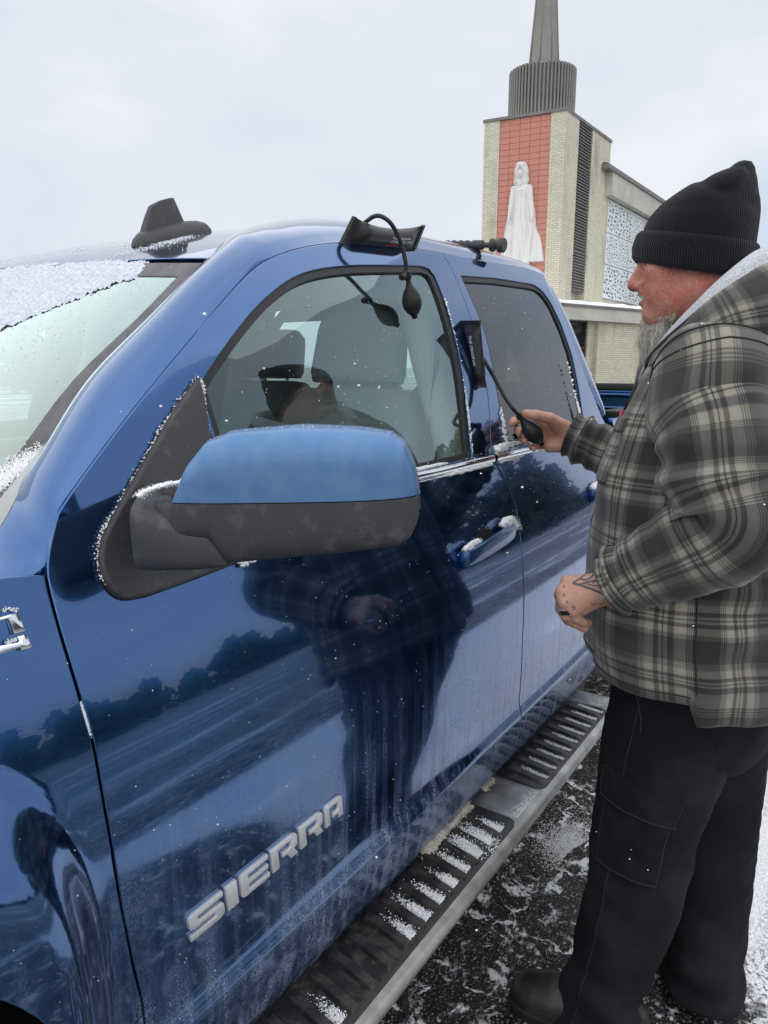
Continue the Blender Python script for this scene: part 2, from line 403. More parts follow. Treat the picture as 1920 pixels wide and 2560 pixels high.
def glass_mat(name,tint,ior=1.52,haze=0.0,mul=2.0,gt=(.74,.95,.97)):
    g=NG(name); g.t.nodes.remove(g.b)
    tr=g.n('BsdfTransparent'); tr.inputs[0].default_value=(*tint,1); gl=g.n('BsdfGlossy'); gl.inputs['Roughness'].default_value=0.0; gl.inputs['Color'].default_value=(*gt,1)
    fr=g.n('Fresnel'); geo=g.n('NewGeometry'); io=g.n('Mix',data_type='FLOAT'); g.lk(geo.outputs['Backfacing'],io.inputs[0]); io.inputs[2].default_value=ior; io.inputs[3].default_value=1/ior; g.lk(io.outputs[0],fr.inputs['IOR']); mx=g.n('MixShader'); k=g.math('MULTIPLY',fr.outputs[0],mul,clamp=True)
    g.lk(k,mx.inputs[0]); g.lk(tr.outputs[0],mx.inputs[1]); g.lk(gl.outputs[0],mx.inputs[2])
    last=mx.outputs[0]
    if haze:   # dried salt film on the pane
        di=g.n('BsdfDiffuse'); di.inputs[0].default_value=(.55,.60,.60,1); m2=g.n('MixShader')
        f=g.math('MULTIPLY',g.step(g.noise(g.tc.outputs['Object'],5,5,.6),.3,.75),haze)
        g.lk(f,m2.inputs[0]); g.lk(last,m2.inputs[1]); g.lk(di.outputs[0],m2.inputs[2]); last=m2.outputs[0]
    g.lk(last,g.o.inputs[0]); return g.m
GLASS=glass_mat('side_glass',(.78,.92,.89),1.55,.02,2.4)
GLASSW=glass_mat('windshield_glass',(.86,.97,.93),1.5,.08,4.2,(.84,1.0,.95))
GLASSD=glass_mat('privacy_glass',(.06,.065,.07),1.6,.010,1.15,(.95,.97,1))
FRIT=pbr('windshield_black_border',(.035,.035,.038),.30,var=((.08,.08,.085),40,5))
TRIMG=pbr('grey_cabin_trim',(.55,.57,.55),.8,bump=(80,.2,.002))
CLOTHG=pbr('grey_seat_cloth',(.27,.29,.30),.9,bump=(200,.3,.002))
DARKIN=pbr('dark_cabin_plastic',(.09,.095,.10),.6)
LINER=pbr('cabin_headliner',(.66,.67,.64),.9)
TYRE=pbr('tyre_rubber',(.02,.02,.021),.8,bump=(40,.3,.003),var=((.06,.06,.058),20,4))
ALU=pbr('dull_aluminium',(.27,.27,.26),.45,.7,bump=(60,.15,.001),var=((.45,.45,.43),22,6))
UNDER=pbr('dark_underbody',(.02,.019,.018),.85)
def pad_mat():
    g=NG('dirty_black_step_pad'); ob=g.tc.outputs['Object']
    d=g.step(g.noise(ob,30,5,.65),.42,.75)
    g.set(Base_Color=g.mix(g.math('MULTIPLY',d,.55),(.014,.014,.014),(.10,.085,.065)),Roughness=g.math('ADD',.3,g.math('MULTIPLY',d,.4)))
    g.bump(g.noise(ob,220,4),.35,.0015); return g.m
PAD=pad_mat()
def snow_mat():
    g=NG('snow'); ob=g.tc.outputs['Object']
    g.set(Base_Color=g.mix(g.noise(ob,60,4),(.86,.88,.92),(.95,.955,.97)),Roughness=.75,Subsurface_Weight=.25,Subsurface_Radius=(.01,.012,.015),Subsurface_Scale=1.0)
    g.bump(g.noise(ob,260,4),.5,.002); return g.m
SNOW=snow_mat()
# ------------------------------------------------------------------ ground
def ground_mat():
    g=NG('asphalt_with_blown_snow'); ob=g.tc.outputs['Object']; x,y,z=g.sep(ob)
    wob=g.n('TexNoise'); g.lk(ob,wob.inputs['Vector']); wob.inputs['Scale'].default_value=7; wob.inputs['Detail'].default_value=4
    vv=g.n('VectorMath',operation='MULTIPLY_ADD'); g.lk(wob.outputs['Color'],vv.inputs[0]); vv.inputs[1].default_value=(.16,.16,.16); g.lk(ob,vv.inputs[2]); w=vv.outputs[0]
    ve=g.n('TexVoronoi',feature='DISTANCE_TO_EDGE'); g.lk(w,ve.inputs['Vector']); ve.inputs['Scale'].default_value=11
    v2=g.n('TexVoronoi',feature='DISTANCE_TO_EDGE'); g.lk(w,v2.inputs['Vector']); v2.inputs['Scale'].default_value=27
    br=g.noise(ob,5.5,4,.6); br2=g.noise(ob,23,4,.65); br3=g.noise(ob,90,3,.6)
    wide=g.math('MULTIPLY',g.step(br2,.42,.70),.085)
    vein=g.step(g.math('SUBTRACT',wide,ve.outputs['Distance']),-.004,.012)
    vein=g.math('MULTIPLY',vein,g.step(br,.45,.58))
    vein2=g.math('MULTIPLY',g.step(g.math('SUBTRACT',g.math('MULTIPLY',g.step(br2,.45,.75),.06),v2.outputs['Distance']),-.004,.014),g.step(br,.46,.60))
    blob=g.math('MULTIPLY',g.step(g.noise(w,13,7,.7),.535,.585),g.step(br2,.42,.50))
    dust=g.math('MULTIPLY',g.step(g.noise(ob,120,4,.7),.585,.63),g.step(g.noise(ob,4,3),.46,.60)); near=g.math('MAXIMUM',g.math('MAXIMUM',g.math('MAXIMUM',vein,vein2),blob),dust)
    # wind-swept streaks in the open lot, denser away from the truck
    wi=g.noise(g.mapping(ob,(.10,.75,1),rot=(0,0,R(9))),1.0,7,.62)
    wi2=g.noise(g.mapping(ob,(.9,5.5,1),rot=(0,0,R(7))),1.0,6,.65)
    wsum=g.math('ADD',g.math('MULTIPLY',wi,.62),g.math('MULTIPLY',wi2,.38))
    d1=g.step(y,-.75,-1.5); d2=g.step(g.math('ADD',x,g.math('MULTIPLY',y,-.7)),1.60,2.25); d3=g.step(y,2.0,3.2)
    far=g.math('MAXIMUM',g.math('MAXIMUM',d1,g.math('MULTIPLY',d2,g.step(y,.1,-.45))),d3)
    cov=g.step(g.math('ADD',wsum,g.math('MULTIPLY',g.math('SUBTRACT',far,1.0),.6)),.515,.60)
    cov=g.math('MAXIMUM',cov,g.math('MULTIPLY',g.step(g.math('ADD',g.math('MULTIPLY',g.math('MULTIPLY',d2,g.step(y,-2.6,-1.3)),g.step(y,.05,-.5)),g.math('MULTIPLY',br2,.5)),.95,1.1),g.step(br3,.3,.5)))
    snow=g.math('MAXIMUM',near,cov,clamp=True)
    ag=g.n('TexVoronoi'); g.lk(ob,ag.inputs['Vector']); ag.inputs['Scale'].default_value=150; ag.inputs['Randomness'].default_value=1
    agc=g.ramp(g.sep(ag.outputs['Color'])[0],[(0,.024),(.40,.042),(.62,(.080,.070,.056)),(.8,(.17,.14,.105)),(.93,(.28,.245,.20)),(1,(.42,.38,.32))])
    agc=g.mix(g.step(ag.outputs['Distance'],.25,.55),agc,(.007,.007,.007))
    wet=g.step(g.noise(ob,3.2,4),.42,.62)
    sn=g.mix(g.step(br3,.35,.65),(.78,.80,.83),(.93,.94,.96))
    g.set(Base_Color=g.mix(snow,agc,sn),Roughness=g.mix(snow,g.mix(wet,(.75,.75,.75),(.42,.42,.42)),(.85,.85,.85)))
    h=g.math('ADD',g.math('MULTIPLY',g.math('SUBTRACT',1.0,ag.outputs['Distance']),.35),g.math('MULTIPLY',snow,g.math('ADD',1.2,br3)))
    g.bump(h,.8,.006); return g.m
n=40;xs=np.r_[np.linspace(-400,-8,8)[:-1],np.linspace(-8,12,n),np.linspace(12,500,8)[1:]];ys=np.r_[np.linspace(-400,-8,8)[:-1],np.linspace(-8,8,n),np.linspace(8,500,8)[1:]]
GX,GY=np.meshgrid(xs,ys,indexing='ij');v,f=gridvf(np.stack([GX,GY,0*GX],-1))
gr=mesh('ground',v,[q for q in f],ground_mat()); tag(gr,'dark asphalt lot with veins and drifts of blown snow',kind='structure')
# ------------------------------------------------------------------ pickup truck
T=empty('pickup_truck',(1.4,1.0,0),'dark blue metallic pickup truck dusted with snow, driver side towards the viewer','pickup truck')
YC=2.0
def MS(q): return np.stack([q[:,0],S(q[:,0],q[:,1]),q[:,1]],1)
def MSf(q): return np.stack([q[:,0],YC-S(q[:,0],q[:,1]),q[:,1]],1)
ROWS=np.r_[np.arange(.50,.604,.012),np.arange(.604,.672,.004),np.arange(.680,.72,.012),np.arange(.88,1.10,.014)]
A_LINE=[(.435,.47),(0.4355,0.6738),(0.4241,0.7739),(0.4134,0.8847),(0.4123,0.9764),(0.4157,1.0513),(0.4139,1.1020),(0.4101,1.1852),(0.4099,1.2288),(0.4119,1.2481),(0.4201,1.2697),(0.4388,1.3048)]
A_UP=[(0.4388,1.3048),(0.4601,1.3256),(0.5376,1.3913),(0.6272,1.4611),(0.7348,1.5395),(0.8528,1.6176),(0.9356,1.6537),(1.0297,1.6817),(1.1452,1.7049),(1.30,1.726),(1.55,1.738)]
TOPR=[(1.55,1.738),(1.7631,1.7435),(2.05,1.759),(2.1342,1.7601),(2.225,1.752),(2.2076,1.7207),(2.2361,1.5133),(2.3682,1.2891)]
B_LINE=[(1.552,1.738),(1.570,1.672),(1.553,1.416),(1.520,1.300),(1.512,1.262),(1.535,1.222),(1.566,1.160),(1.571,1.120),(1.562,1.070),(1.535,.96),(1.526,.85),(1.530,.70),(1.522,.60),(1.512,.545),(1.512,.47)]
C_DOWN=[(2.381,1.288),(2.385,1.15),(2.37,1.0),(2.30,.86),(2.21,.74),(2.165,.62),(2.155,.47)]
def cs(p,n): return catmull(p,n)
a_low=cs(A_LINE,60);a_up=cs(A_UP,70);b_l=cs(B_LINE,70);t_r=np.vstack([cs(TOPR[:4],20)[:-1],cs(TOPR[3:],34)]);c_d=cs(C_DOWN,24)
fdoor=np.vstack([a_low[:-1],a_up[:-1],b_l])
rdoor=np.vstack([b_l[::-1][:-1],t_r[:-1],c_d])
WIN=cs([(0.6847,1.4453),(0.7693,1.5139),(0.8702,1.5796),(0.9790,1.6275),(1.1131,1.6562),(1.3001,1.6789),(1.425,1.691)],44)
WIN=np.vstack([WIN,[(1.452,1.687),(1.467,1.672),(1.470,1.650),(1.468,1.60),(1.452,1.445),(1.415,1.268),(1.18,1.266),(.90,1.264),(.702,1.262)]])
RWIN=np.vstack([[(1.5976,1.6877),(1.80,1.702)],cs([(1.98,1.708),(2.06,1.710),(2.10,1.706),(2.135,1.692),(2.158,1.668),(2.172,1.64),(2.182,1.60)],22),[(2.195,1.50),(2.19,1.40),(2.175,1.275),(1.60,1.270),(1.588,1.276),(1.6,1.40),(1.615,1.55)]])
# wheel arch of the front fender
th=np.linspace(R(-2),R(182),50);ca,sa=np.cos(th),np.sin(th)
arch=np.stack([-.13+.47*np.sign(ca)*np.abs(ca)**.62,.46+.54*np.sign(sa)*np.abs(sa)**.62],1)
arch=arch[arch[:,1]>.465]
ftop=cs([(0.4117,1.2455),(.30,1.256),(.0,1.245),(-.5,1.20),(-.98,1.10)],26)
fender=np.vstack([a_low[:46] if False else a_low[a_low[:,1]<1.244],ftop,[(-1.0,1.0),(-1.0,.62),(-.62,.55),(-.60,.47)],arch[::-1],[(.34,.465)]])
for far in (0,1):
    M=MSf if far else MS; o=(0,1,0) if far else (0,-1,0)
    fe=panel('fender',inset(fender,.003),[],M,PAINT,T,gx=.014,gz=.014,rows=ROWS,out=o)
    d=panel('front_door',inset(fdoor,.003),[WIN],M,PAINT,T,gx=.03,gz=.022,rows=ROWS,out=o)
    d2=panel('rear_door',inset(rdoor,.003),[RWIN],M,PAINT,T,gx=.03,gz=.022,rows=ROWS,out=o)
    if not far: FD,RD,FE=d,d2,fe
    # window frame rubber, then panes set back
    wi=inset(WIN,.013);wi[:,0]-=.006*sstep(1.38,1.44,wi[:,0])
    panel('window_seal',inset(WIN,-.0015),[wi],M,RUBBER,d,off=-.004,depth=.01,out=o,gx=.2,gz=.2,step=.02)
    panel('window_pane',inset(WIN,.006),[],M,GLASS,d,off=-.010,depth=0,out=o,gx=.08,gz=.06,step=.03)
    rwi=inset(RWIN,.013)
    panel('window_seal',inset(RWIN,-.0015),[rwi],M,RUBBER,d2,off=-.004,depth=.01,out=o,gx=.2,gz=.2,step=.02)
    panel('window_pane',inset(RWIN,.006),[],M,GLASSD,d2,off=-.009,depth=0,out=o,gx=.08,gz=.06,step=.03)
    # dark skin behind the shut lines, its black standing in for the shade in the gaps
    inner=np.vstack([[(-.9,.98),(-.7,1.0),(.30,1.0),(.34,.47)],[(2.10,.47)],inset(rdoor,.02)[0:0],[(2.2,.8),(2.36,1.0),(2.37,1.28),(2.25,1.70),(2.15,1.745),(1.55,1.72),(1.18,1.695),(1.05,1.665),(.90,1.60),(.55,1.36),(.40,1.23),(-.9,1.05)]])
    panel('shut_line_shade_skin',inner,[inset(WIN,-.02),inset(RWIN,-.02)],M,GAPB,T,off=-.02,depth=0,out=o,gx=.1,gz=.08)
    # bright belt moulding under the windows, one strip per door
    for x0,x1,pd in((.60,1.508,d),(1.521,2.36,d2)):
        xs=np.linspace(x0,x1,40);rows_=[]
        for zz,of in((1.249,-.001),(1.250,.006),(1.256,.009),(1.263,.008),(1.266,.003),(1.266,-.004)):
            q=np.stack([xs,np.full(40,zz)],1);nn=Sn(xs,q[:,1]);p=MS(q)+nn*of
            if far: p[:,1]=YC-p[:,1]
            rows_.append(p)
        v,f=gridvf(np.stack(rows_,0)); mesh('belt_moulding',v,f if far else [q[::-1] for q in f],CHROME,pd)
    # bed side
    bed=np.vstack([[(2.47,.60),(2.47,1.295)],[(4.25,1.315),(4.25,.62),(3.86,.60)],np.stack([3.42+.45*np.cos(np.linspace(0,np.pi,24)),.50+.46*np.sin(np.linspace(0,np.pi,24))],1),[(2.97,.60)]])
    panel('bed_side',bed,[],M,PAINT,T,gx=.06,gz=.04,rows=ROWS,out=o)
# door handles: cup, grip
def grip(x0,x1,zc,par,name='door_handle'):
    n=30;s=np.linspace(0,1,n);xs=x0+(x1-x0)*s;zc_=zc+.014*s
    lift=.024*np.power(np.sin(np.pi*np.clip(s,0.010,.990)),.20);hh=.0205*(.80+.20*np.sin(np.pi*np.clip(s,.03,.97))**.4)
    th=np.linspace(0,2*np.pi,18,endpoint=False);P=[]
    nn=Sn(xs,zc_)
    for i in range(n):
        c=np.array([xs[i],S(xs[i],zc_[i]),zc_[i]])+nn[i]*(lift[i]-.004)
        P.append([c+nn[i]*.0125*np.sign(np.cos(t))*abs(np.cos(t))**.7+np.array([0,0,1])*hh[i]*np.sign(np.sin(t))*abs(np.sin(t))**.7 for t in th])
    v,f=gridvf(np.array(P),True); f+= [tuple(range(17,-1,-1)),tuple(range((n-1)*18,n*18))]
    h=mesh(name,v,f,pbr('blue_handle_paint',(.020,.078,.215),.34,.6,coat=.7),par)
    q=np.array([(np.cos(t)*.052+(x0+x1)/2,np.sin(t)*.030+zc+.012) for t in np.linspace(0,2*np.pi,28,endpoint=False)])
    panel('handle_cup_shade',q,[],MS,GAPB,h,off=.0012,depth=0,gx=.05,gz=.05)  # flat black oval on the skin, painted for the shade in the handle recess
    return h
grip(1.262,1.505,1.075,FD); grip(2.08,2.315,1.085,RD)
# roof side rails with the windshield pillars (one continuous pressing each side)
E1=np.vstack([[(0.3614,0.0932,1.2474)],[(0.4005,0.0925,1.2476)],[(0.4205,0.0949,1.2573)]]) if False else None
e1=np.vstack([np.stack([a_up[:,0],S(a_up[:,0],a_up[:,1]),a_up[:,1]],1),np.stack([t_r[1:,0],S(t_r[1:,0],t_r[1:,1]),t_r[1:,1]],1)])
e1=np.vstack([[(0.3337,0.0943,1.2499)],[(0.3783,0.0928,1.2472)],[(0.4072,0.0923,1.2479)],[(0.4231,0.1007,1.2780)],e1])
e2k=np.array([(0.3457,0.1944,1.2354),(0.3935,0.2038,1.2729),(0.4302,0.2144,1.3024),(0.4935,0.2341,1.3538),(0.6082,0.2755,1.4477),(0.7256,0.2850,1.5362),(0.8280,0.2993,1.6146),(0.8737,0.3075,1.6499),(.95,.362,1.684),(1.01,.400,1.706),(1.132,.430,1.743),(1.30,.445,1.771),(1.6,.45,1.786),(2.0,.45,1.785),(2.28,.44,1.766),(2.39,.41,1.735),(2.425,.35,1.66),(2.44,.26,1.50),(2.445,.16,1.29)])
def par_match(e1,knots1,e2,knots2,n=150):
    d1=np.r_[0,np.cumsum(np.linalg.norm(np.diff(e1,axis=0),axis=1))];d2=np.r_[0,np.cumsum(np.linalg.norm(np.diff(e2,axis=0),axis=1))]
    i1=[np.argmin(np.linalg.norm(e1-np.array(k),axis=1)) for k in knots1];i2=[np.argmin(np.linalg.norm(e2-np.array(k),axis=1)) for k in knots2]
    u=np.linspace(0,1,n);s1=np.interp(u,np.linspace(0,1,len(i1)),d1[i1]);s2=np.interp(u,np.linspace(0,1,len(i2)),d2[i2])
    return np.stack([np.interp(s1,d1,e1[:,k]) for k in range(3)],1),np.stack([np.interp(s2,d2,e2[:,k]) for k in range(3)],1)
e1d=catmull(e1[::2],240);e2d=catmull(e2k,240)
k1=[e1d[0],(.549,.145,1.39),(.887,.234,1.623),(1.18,.268,1.712),(1.55,.278,1.738),(2.17,.294,1.765),(2.30,.23,1.62),e1d[-1]]
k2=[e2d[0],(.608,.276,1.448),(.874,.307,1.65),(1.132,.430,1.743),(1.5,.45,1.783),(2.28,.44,1.766),(2.43,.32,1.6),e2d[-1]]
p1,p2=par_match(e1d,k1,e2d,k2)
def rail(far):
    n=len(p1);m=14;P=[]
    for i in range(n):
        a,b=p1[i],p2[i];d=b-a;ln=np.linalg.norm(d)
        t=p1[min(i+1,n-1)]-p1[max(i-1,0)];t/=np.linalg.norm(t)
        nr=np.cross(d,t);nr/=np.linalg.norm(nr)+1e-9
        if nr@np.array([-.3,-.6,.6])<0: nr=-nr
        bul=min(.26*ln,.030)*(.25+.75*float(sstep(.02,.16,i/n)));row=[a-nr*.014+d/ln*.004,a-nr*.001+d/ln*.003]
        for s in np.linspace(0,1,m)[0:]:
            w=(4*s*(1-s))**.75
            row.append(a+d*(.03+.95*s)+nr*bul*w)
        row.append(b-nr*.014); P.append(row)
    P=np.array(P)
    if far: P[...,1]=YC-P[...,1]
    v,f=gridvf(P)
    if not far: f=[q[::-1] for q in f]
    return mesh('roof_rail',v,f,PAINT,T,angle=40)
rail(0);rail(1)
# roof skin between the ditches
def MR(q): return np.stack([q[:,0],q[:,1],Rz(q[:,0],q[:,1])],1)
e2r=e2d[(e2d[:,0]>.874)&(e2d[:,2]>1.66)]
left=e2r[:, :2][::3]+[0.0,.012];hy=np.linspace(left[0,1],2-left[0,1],24)
hx=.80+ (left[0,0]-.80)*np.abs((hy-1)/(1-left[0,1]))**2.2
roofp=np.vstack([left,left[::-1]*[1,-1]+[0,2],np.stack([hx,hy],1)[::-1][1:-1]])
roof=panel('roof',roofp,[],MR,PAINT,T,gx=.05,gz=.06,out=(0,0,1),depth=.02,step=.03)
for far in(0,1):
    dit=e2r[::2]-[0,0.004,.006]
    if far: dit=dit*[1,-1,1]+[0,YC,0]
    v,f=tubevf(dit,.009,8); mesh('ditch_moulding',v,f,RUBBER,T)
for k in range(2):   # two shallow pressed ribs along the roof
    pass
# windshield: black border and glass
def MW(q): return np.stack([q[:,0],q[:,1],Wz(q[:,0],q[:,1])],1)
wl=e2d[(e2d[:,0]<.876)&(e2d[:,2]<1.652)][::3,:2]+[0,.002]
by=np.linspace(2-wl[0,1],wl[0,1],20);bx=.18+(wl[0,0]-.18)*np.abs((by-1)/(1-wl[0,1]))**2
ty=np.linspace(wl[-1,1],2-wl[-1,1],24);tx=.79+(wl[-1,0]-.79)*np.abs((ty-1)/(1-wl[-1,1]))**2.2
wsp=np.vstack([wl,np.stack([tx,ty],1)[1:-1],(wl*[1,-1]+[0,2])[::-1],np.stack([bx,by],1)[1:-1]])
ins=inset(wsp,.032)
panel('windshield_border',wsp,[ins],MW,FRIT,T,off=.001,depth=.01,out=(-.5,0,1),gx=.2,gz=.2,step=.03)
WS=panel('windshield',inset(wsp,.004),[],MW,GLASSW,T,off=-.0006,depth=0,out=(-.5,0,1),gx=.06,gz=.08,step=.04)
# cowl and hood
hx=np.linspace(-1.05,.40,16);hy=np.linspace(.12,1.88,21);HX,HY=np.meshgrid(hx,hy,indexing='ij')
q=np.abs((HY-1)/.88);HZ=1.275-.10*np.clip((.4-HX)/1.45,0,1)**1.6-.012*q**2-.03*q**8+.022*sstep(.75,.62,q)*sstep(.35,-.1,HX)
xlim=.18+(.40-.18)*q**2; HX2=np.minimum(HX,xlim-.03)
v,f=gridvf(np.stack([HX2,HY,HZ],-1)); hood=mesh('hood',v,f,PAINT,T)
cx=np.linspace(0,1,6);P=[]
for yy in np.linspace(.16,1.84,30):
    a=.18+(.40-.18)*abs((yy-1)/.88)**2; P.append([(a-.05+.10*t,yy,1.235+.02*t) for t in cx])
v,f=gridvf(np.array(P)); mesh('cowl_panel',v,[t[::-1] for t in f],PLAST,T)
# front end, simple but closed
box('grille',(-1.06,.35,.75),(-.98,1.65,1.08),CHROME,T,.03); box('front_bumper',(-1.14,.10,.45),(-.96,1.90,.72),CHROME,T,.04,3)
for yy in(.10,1.60): box('headlight',(-1.05,yy,.82),(-.97,yy+.30,1.08),pbr('lamp_glass',(.6,.62,.65),.08,.2),T,.03)
# floor pan, rear wall of the cab, bed
box('floor_pan',(-.9,.30,.42),(4.2,1.70,.50),UNDER,T,.01); box('engine_bay',(-.9,.25,.55),(.30,1.75,1.12),UNDER,T,.02)
rw=np.array([(.17,1.28),(.20,1.42),(.30,1.62),(.43,1.72),(1.0,1.755),(1.57,1.72),(1.70,1.62),(1.80,1.42),(1.83,1.28),(1.83,.60),(.17,.60)])
rwh=np.array([(.27,1.31),(.36,1.60),(.42,1.66),(1.58,1.66),(1.64,1.60),(1.73,1.31)])
def MB(q): return np.stack([np.full(len(q),2.435),q[:,0],q[:,1]],1)
panel('cab_back',rw,[rwh],MB,PAINT,T,out=(1,0,0),gx=.1,gz=.1); panel('rear_window',inset(rwh,-.01),[],MB,GLASSW,T,off=-.01,depth=0,out=(1,0,0),gx=.2,gz=.2)
box('bed_floor',(2.48,.12,.72),(4.18,1.88,.76),UNDER,T); 
for yy in(.085,1.845): box('bed_rail_cap',(2.48,yy,1.298),(4.24,yy+.07,1.318),RUBBER,T,.004)
tg=box('tailgate',(4.17,.17,.76),(4.24,1.83,1.335),PAINT,T,.008); box('tailgate_cap',(4.15,.16,1.336),(4.26,1.84,1.372),RUBBER,tg,.008)
for zz in(1.235,1.31): box('tailgate_rib',(4.150,.22,zz-.016),(4.172,1.78,zz+.006),PAINT,tg,.006)
# wheels
def wheel(x,y,sgn):
    pr=[(-.13,.25),(-.135,.33),(-.12,.385),(-.10,.405),(0,.41),(.10,.405),(.12,.385),(.135,.33),(.13,.25)]
    v,f=lathevf([(a*sgn,b) for a,b in pr],(x,y,.41),(0,1,0),48); w=mesh('wheel',v,f,TYRE,T,angle=50)
    v,f=lathevf([(-.118*sgn,.02),(-.122*sgn,.05),(-.10*sgn,.07),(-.09*sgn,.20),(-.125*sgn,.235),(-.13*sgn,.252),(-.11*sgn,.256)],(x,y,.41),(0,1,0),48)
    mesh('rim',v,f,ALU,w,angle=40)
for x in(-.13,3.42):
    wheel(x,.17,1); wheel(x,1.83,-1)
# arch liners
th=np.linspace(R(-5),R(185),30)
for x in(-.13,3.42):
    P=np.array([[(x+.47*np.cos(t),yy,.46+.44*np.sin(t)) for t in th] for yy in(.012,.40)]); v,f=gridvf(P); mesh('arch_liner',v,f,UNDER,T)
    P=np.array([[(x+.47*np.cos(t),yy,.46+.44*np.sin(t)) for t in th] for yy in(1.6,1.988)]); v,f=gridvf(P); mesh('arch_liner',v,f,UNDER,T)
# rocker underside
box('rocker_underside',(.36,.045,.40),(2.16,.30,.478),UNDER,T,.01)
# ------------------------------------------------------------------ running board
def board(far):
    sec=[(.055,.470),(.040,.484),(-.090,.4885),(-.104,.486),(-.111,.481),(-.1145,.473),(-.114,.464),(-.107,.457),(-.09,.453),(.05,.453)]
    xs=np.r_[.02,.028,np.linspace(.05,1.99,40),2.022,2.035];sc=np.r_[.9,.98,np.ones(40),.985,.93]
    P=np.array([[(x,-.03+(yy+.03)*s,.458+(zz-.458)*s) for yy,zz in sec] for x,s in zip(xs,sc)])
    if far: P[...,1]=YC-P[...,1]
    v,f=gridvf(P,True);m=len(sec);f+= [tuple(range(m)),tuple(range(len(xs)*m-1,(len(xs)-1)*m-1,-1))]
    return mesh('running_board',v,f if far else f,ALU,T,angle=50)
rb=board(0);board(1)
def stepad(x0,x1):
    c=.022;poly=[(x0+c,-.096),(x1-c,-.096),(x1-.006,-.090),(x1,-.075),(x1-.004,.030),(x0+.004,.030),(x0,-.075),(x0+.006,-.090)]
    v,f=prism([(x,y,.4862) for x,y in poly][::-1],(0,0,0),(0,0,.0045)); p=bevmesh('step_pad',v,f,PAD,rb,.0015)
    n=int(round((x1-x0-.05)/.0505));base=None
    for k in range(n):
        xc=x0+.045+k*.0505
        if base is None:
            sec=[(-.0125,0),(-.009,.0065),(.006,.0075),(.0125,.0)];P=[]
            for yy,sl,hs in((.018,0,.2),(.012,0,1),(-.072,-.012,1),(-.084,-.014,.75),(-.088,-.0145,.1)):
                P.append([(a+sl,yy,.4906+b*hs) for a,b in sec])
            v,f=gridvf(np.array(P)); base=mesh('rib',v,f,PAD,p,angle=40); base.location=(xc,0,0)
        else:
            o=base.copy(); col.objects.link(o); o.location=(xc,0,0)
    return n
stepad(.10,1.318); stepad(1.455,1.945)
# ------------------------------------------------------------------ door mirror
def MSo(px_list): return px_list
SAIL=[(0.6818,1.4519),(0.6188,1.3996),(0.5600,1.3432),(0.5136,1.2978),(0.4849,1.2670),(0.4756,1.2454),(0.4765,1.2195),(0.4908,1.1980),(0.5230,1.1927),(0.5918,1.1956),(0.6781,1.2008),(.715,1.222),(.712,1.30),(0.6757,1.3798)]
sl=np.array(SAIL);sl=np.vstack([cs(sl[:5],20)[:-1],cs(sl[4:9],16)[:-1],sl[8:]])
sail=panel('mirror_base',inset(sl,.003),[],MS,PLAST,FD,off=.011,depth=.016,r=.006,gx=.03,gz=.03)
panel('mirror_base_gasket',inset(sl,-.002),[],MS,RUBBER,sail,off=.003,depth=.01,gx=.2,gz=.2)
# housing: sections along the arm axis from the door outwards
MA=np.array((0.5091,0.0150,1.3018));MBp=np.array((0.6472,-0.2500,1.3120))
ax=MBp-MA;LEN=np.linalg.norm(ax);ax/=LEN;mu=np.array([0,0,1.])-ax*ax[2];mu/=np.linalg.norm(mu);mf=np.cross(mu,ax);mf/=np.linalg.norm(mf)
if mf[0]>0: mf=-mf            # towards the front of the truck
ZT=[(.030,.026),(.10,.026),(.119,.030),(.179,.064),(.255,.088),(.342,.097),(.583,.101),(.789,.097),(.905,.091),(.955,.080),(.985,.056),(1.0,.022)]
ZB=[(.030,.020),(.050,-.010),(.074,-.020),(.249,-.021),(.270,-.030),(.305,-.047),(.618,-.038),(.921,-.030),(.965,-.022),(.988,-.008),(1.0,.014)]
def zt_(s): return np.interp(s,*np.array(ZT).T)
def zb_(s): return np.interp(s,*np.array(ZB).T)
def split_(s): return .0235+.001*s
def dep_(s): return .056*np.power(np.clip(1-np.abs((s-.50)/.505)**3.2,0.02,1),.36)
def mpt(s,t,grow=0.):
    a,b=zt_(s),zb_(s);zm=(a+b)/2;hz=(a-b)/2+grow
    return MA+ax*LEN*s+mu*(zm+hz*np.sign(np.sin(t))*abs(np.sin(t))**.42)+mf*(dep_(s)+grow)*abs(np.cos(t))**.36
def tsplit(s,z):
    a,b=zt_(s),zb_(s);w=np.clip((z-(a+b)/2)/max((a-b)/2,1e-6),-1,1);return np.sign(w)*np.arcsin(np.clip(abs(w)**(1/.42),0,1))
def shell(name,s0,s1,upper,mat,par):
    ss=np.r_[np.linspace(s0,s0+.22,24)[:-1],np.linspace(s0+.22,.88,26)[:-1],np.linspace(.88,s1,26)];P=[]
    for s in ss:
        if upper: ts=np.linspace(tsplit(s,split_(s)+.0006),np.pi/2,22);row=[mpt(s,ts[0])-mf*.012]+[mpt(s,t) for t in ts]
        else: ts=np.linspace(-np.pi/2,tsplit(s,split_(s)-.0006),22);row=[mpt(s,t) for t in ts]+[mpt(s,ts[-1])-mf*.012]
        P.append(row)
    v,f=gridvf(np.array(P)); fl=np.cross(v[f[200][1]]-v[f[200][0]],v[f[200][2]]-v[f[200][0]])@mf<0
    return mesh(name,v,[q[::-1] for q in f] if fl else f,mat,par,angle=55)
MIR=shell('mirror_housing',.030,.9995,False,PLAST,FD)
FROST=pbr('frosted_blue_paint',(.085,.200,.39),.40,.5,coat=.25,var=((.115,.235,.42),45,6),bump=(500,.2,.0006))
shell('mirror_cap',.119,.9995,True,FROST,MIR)
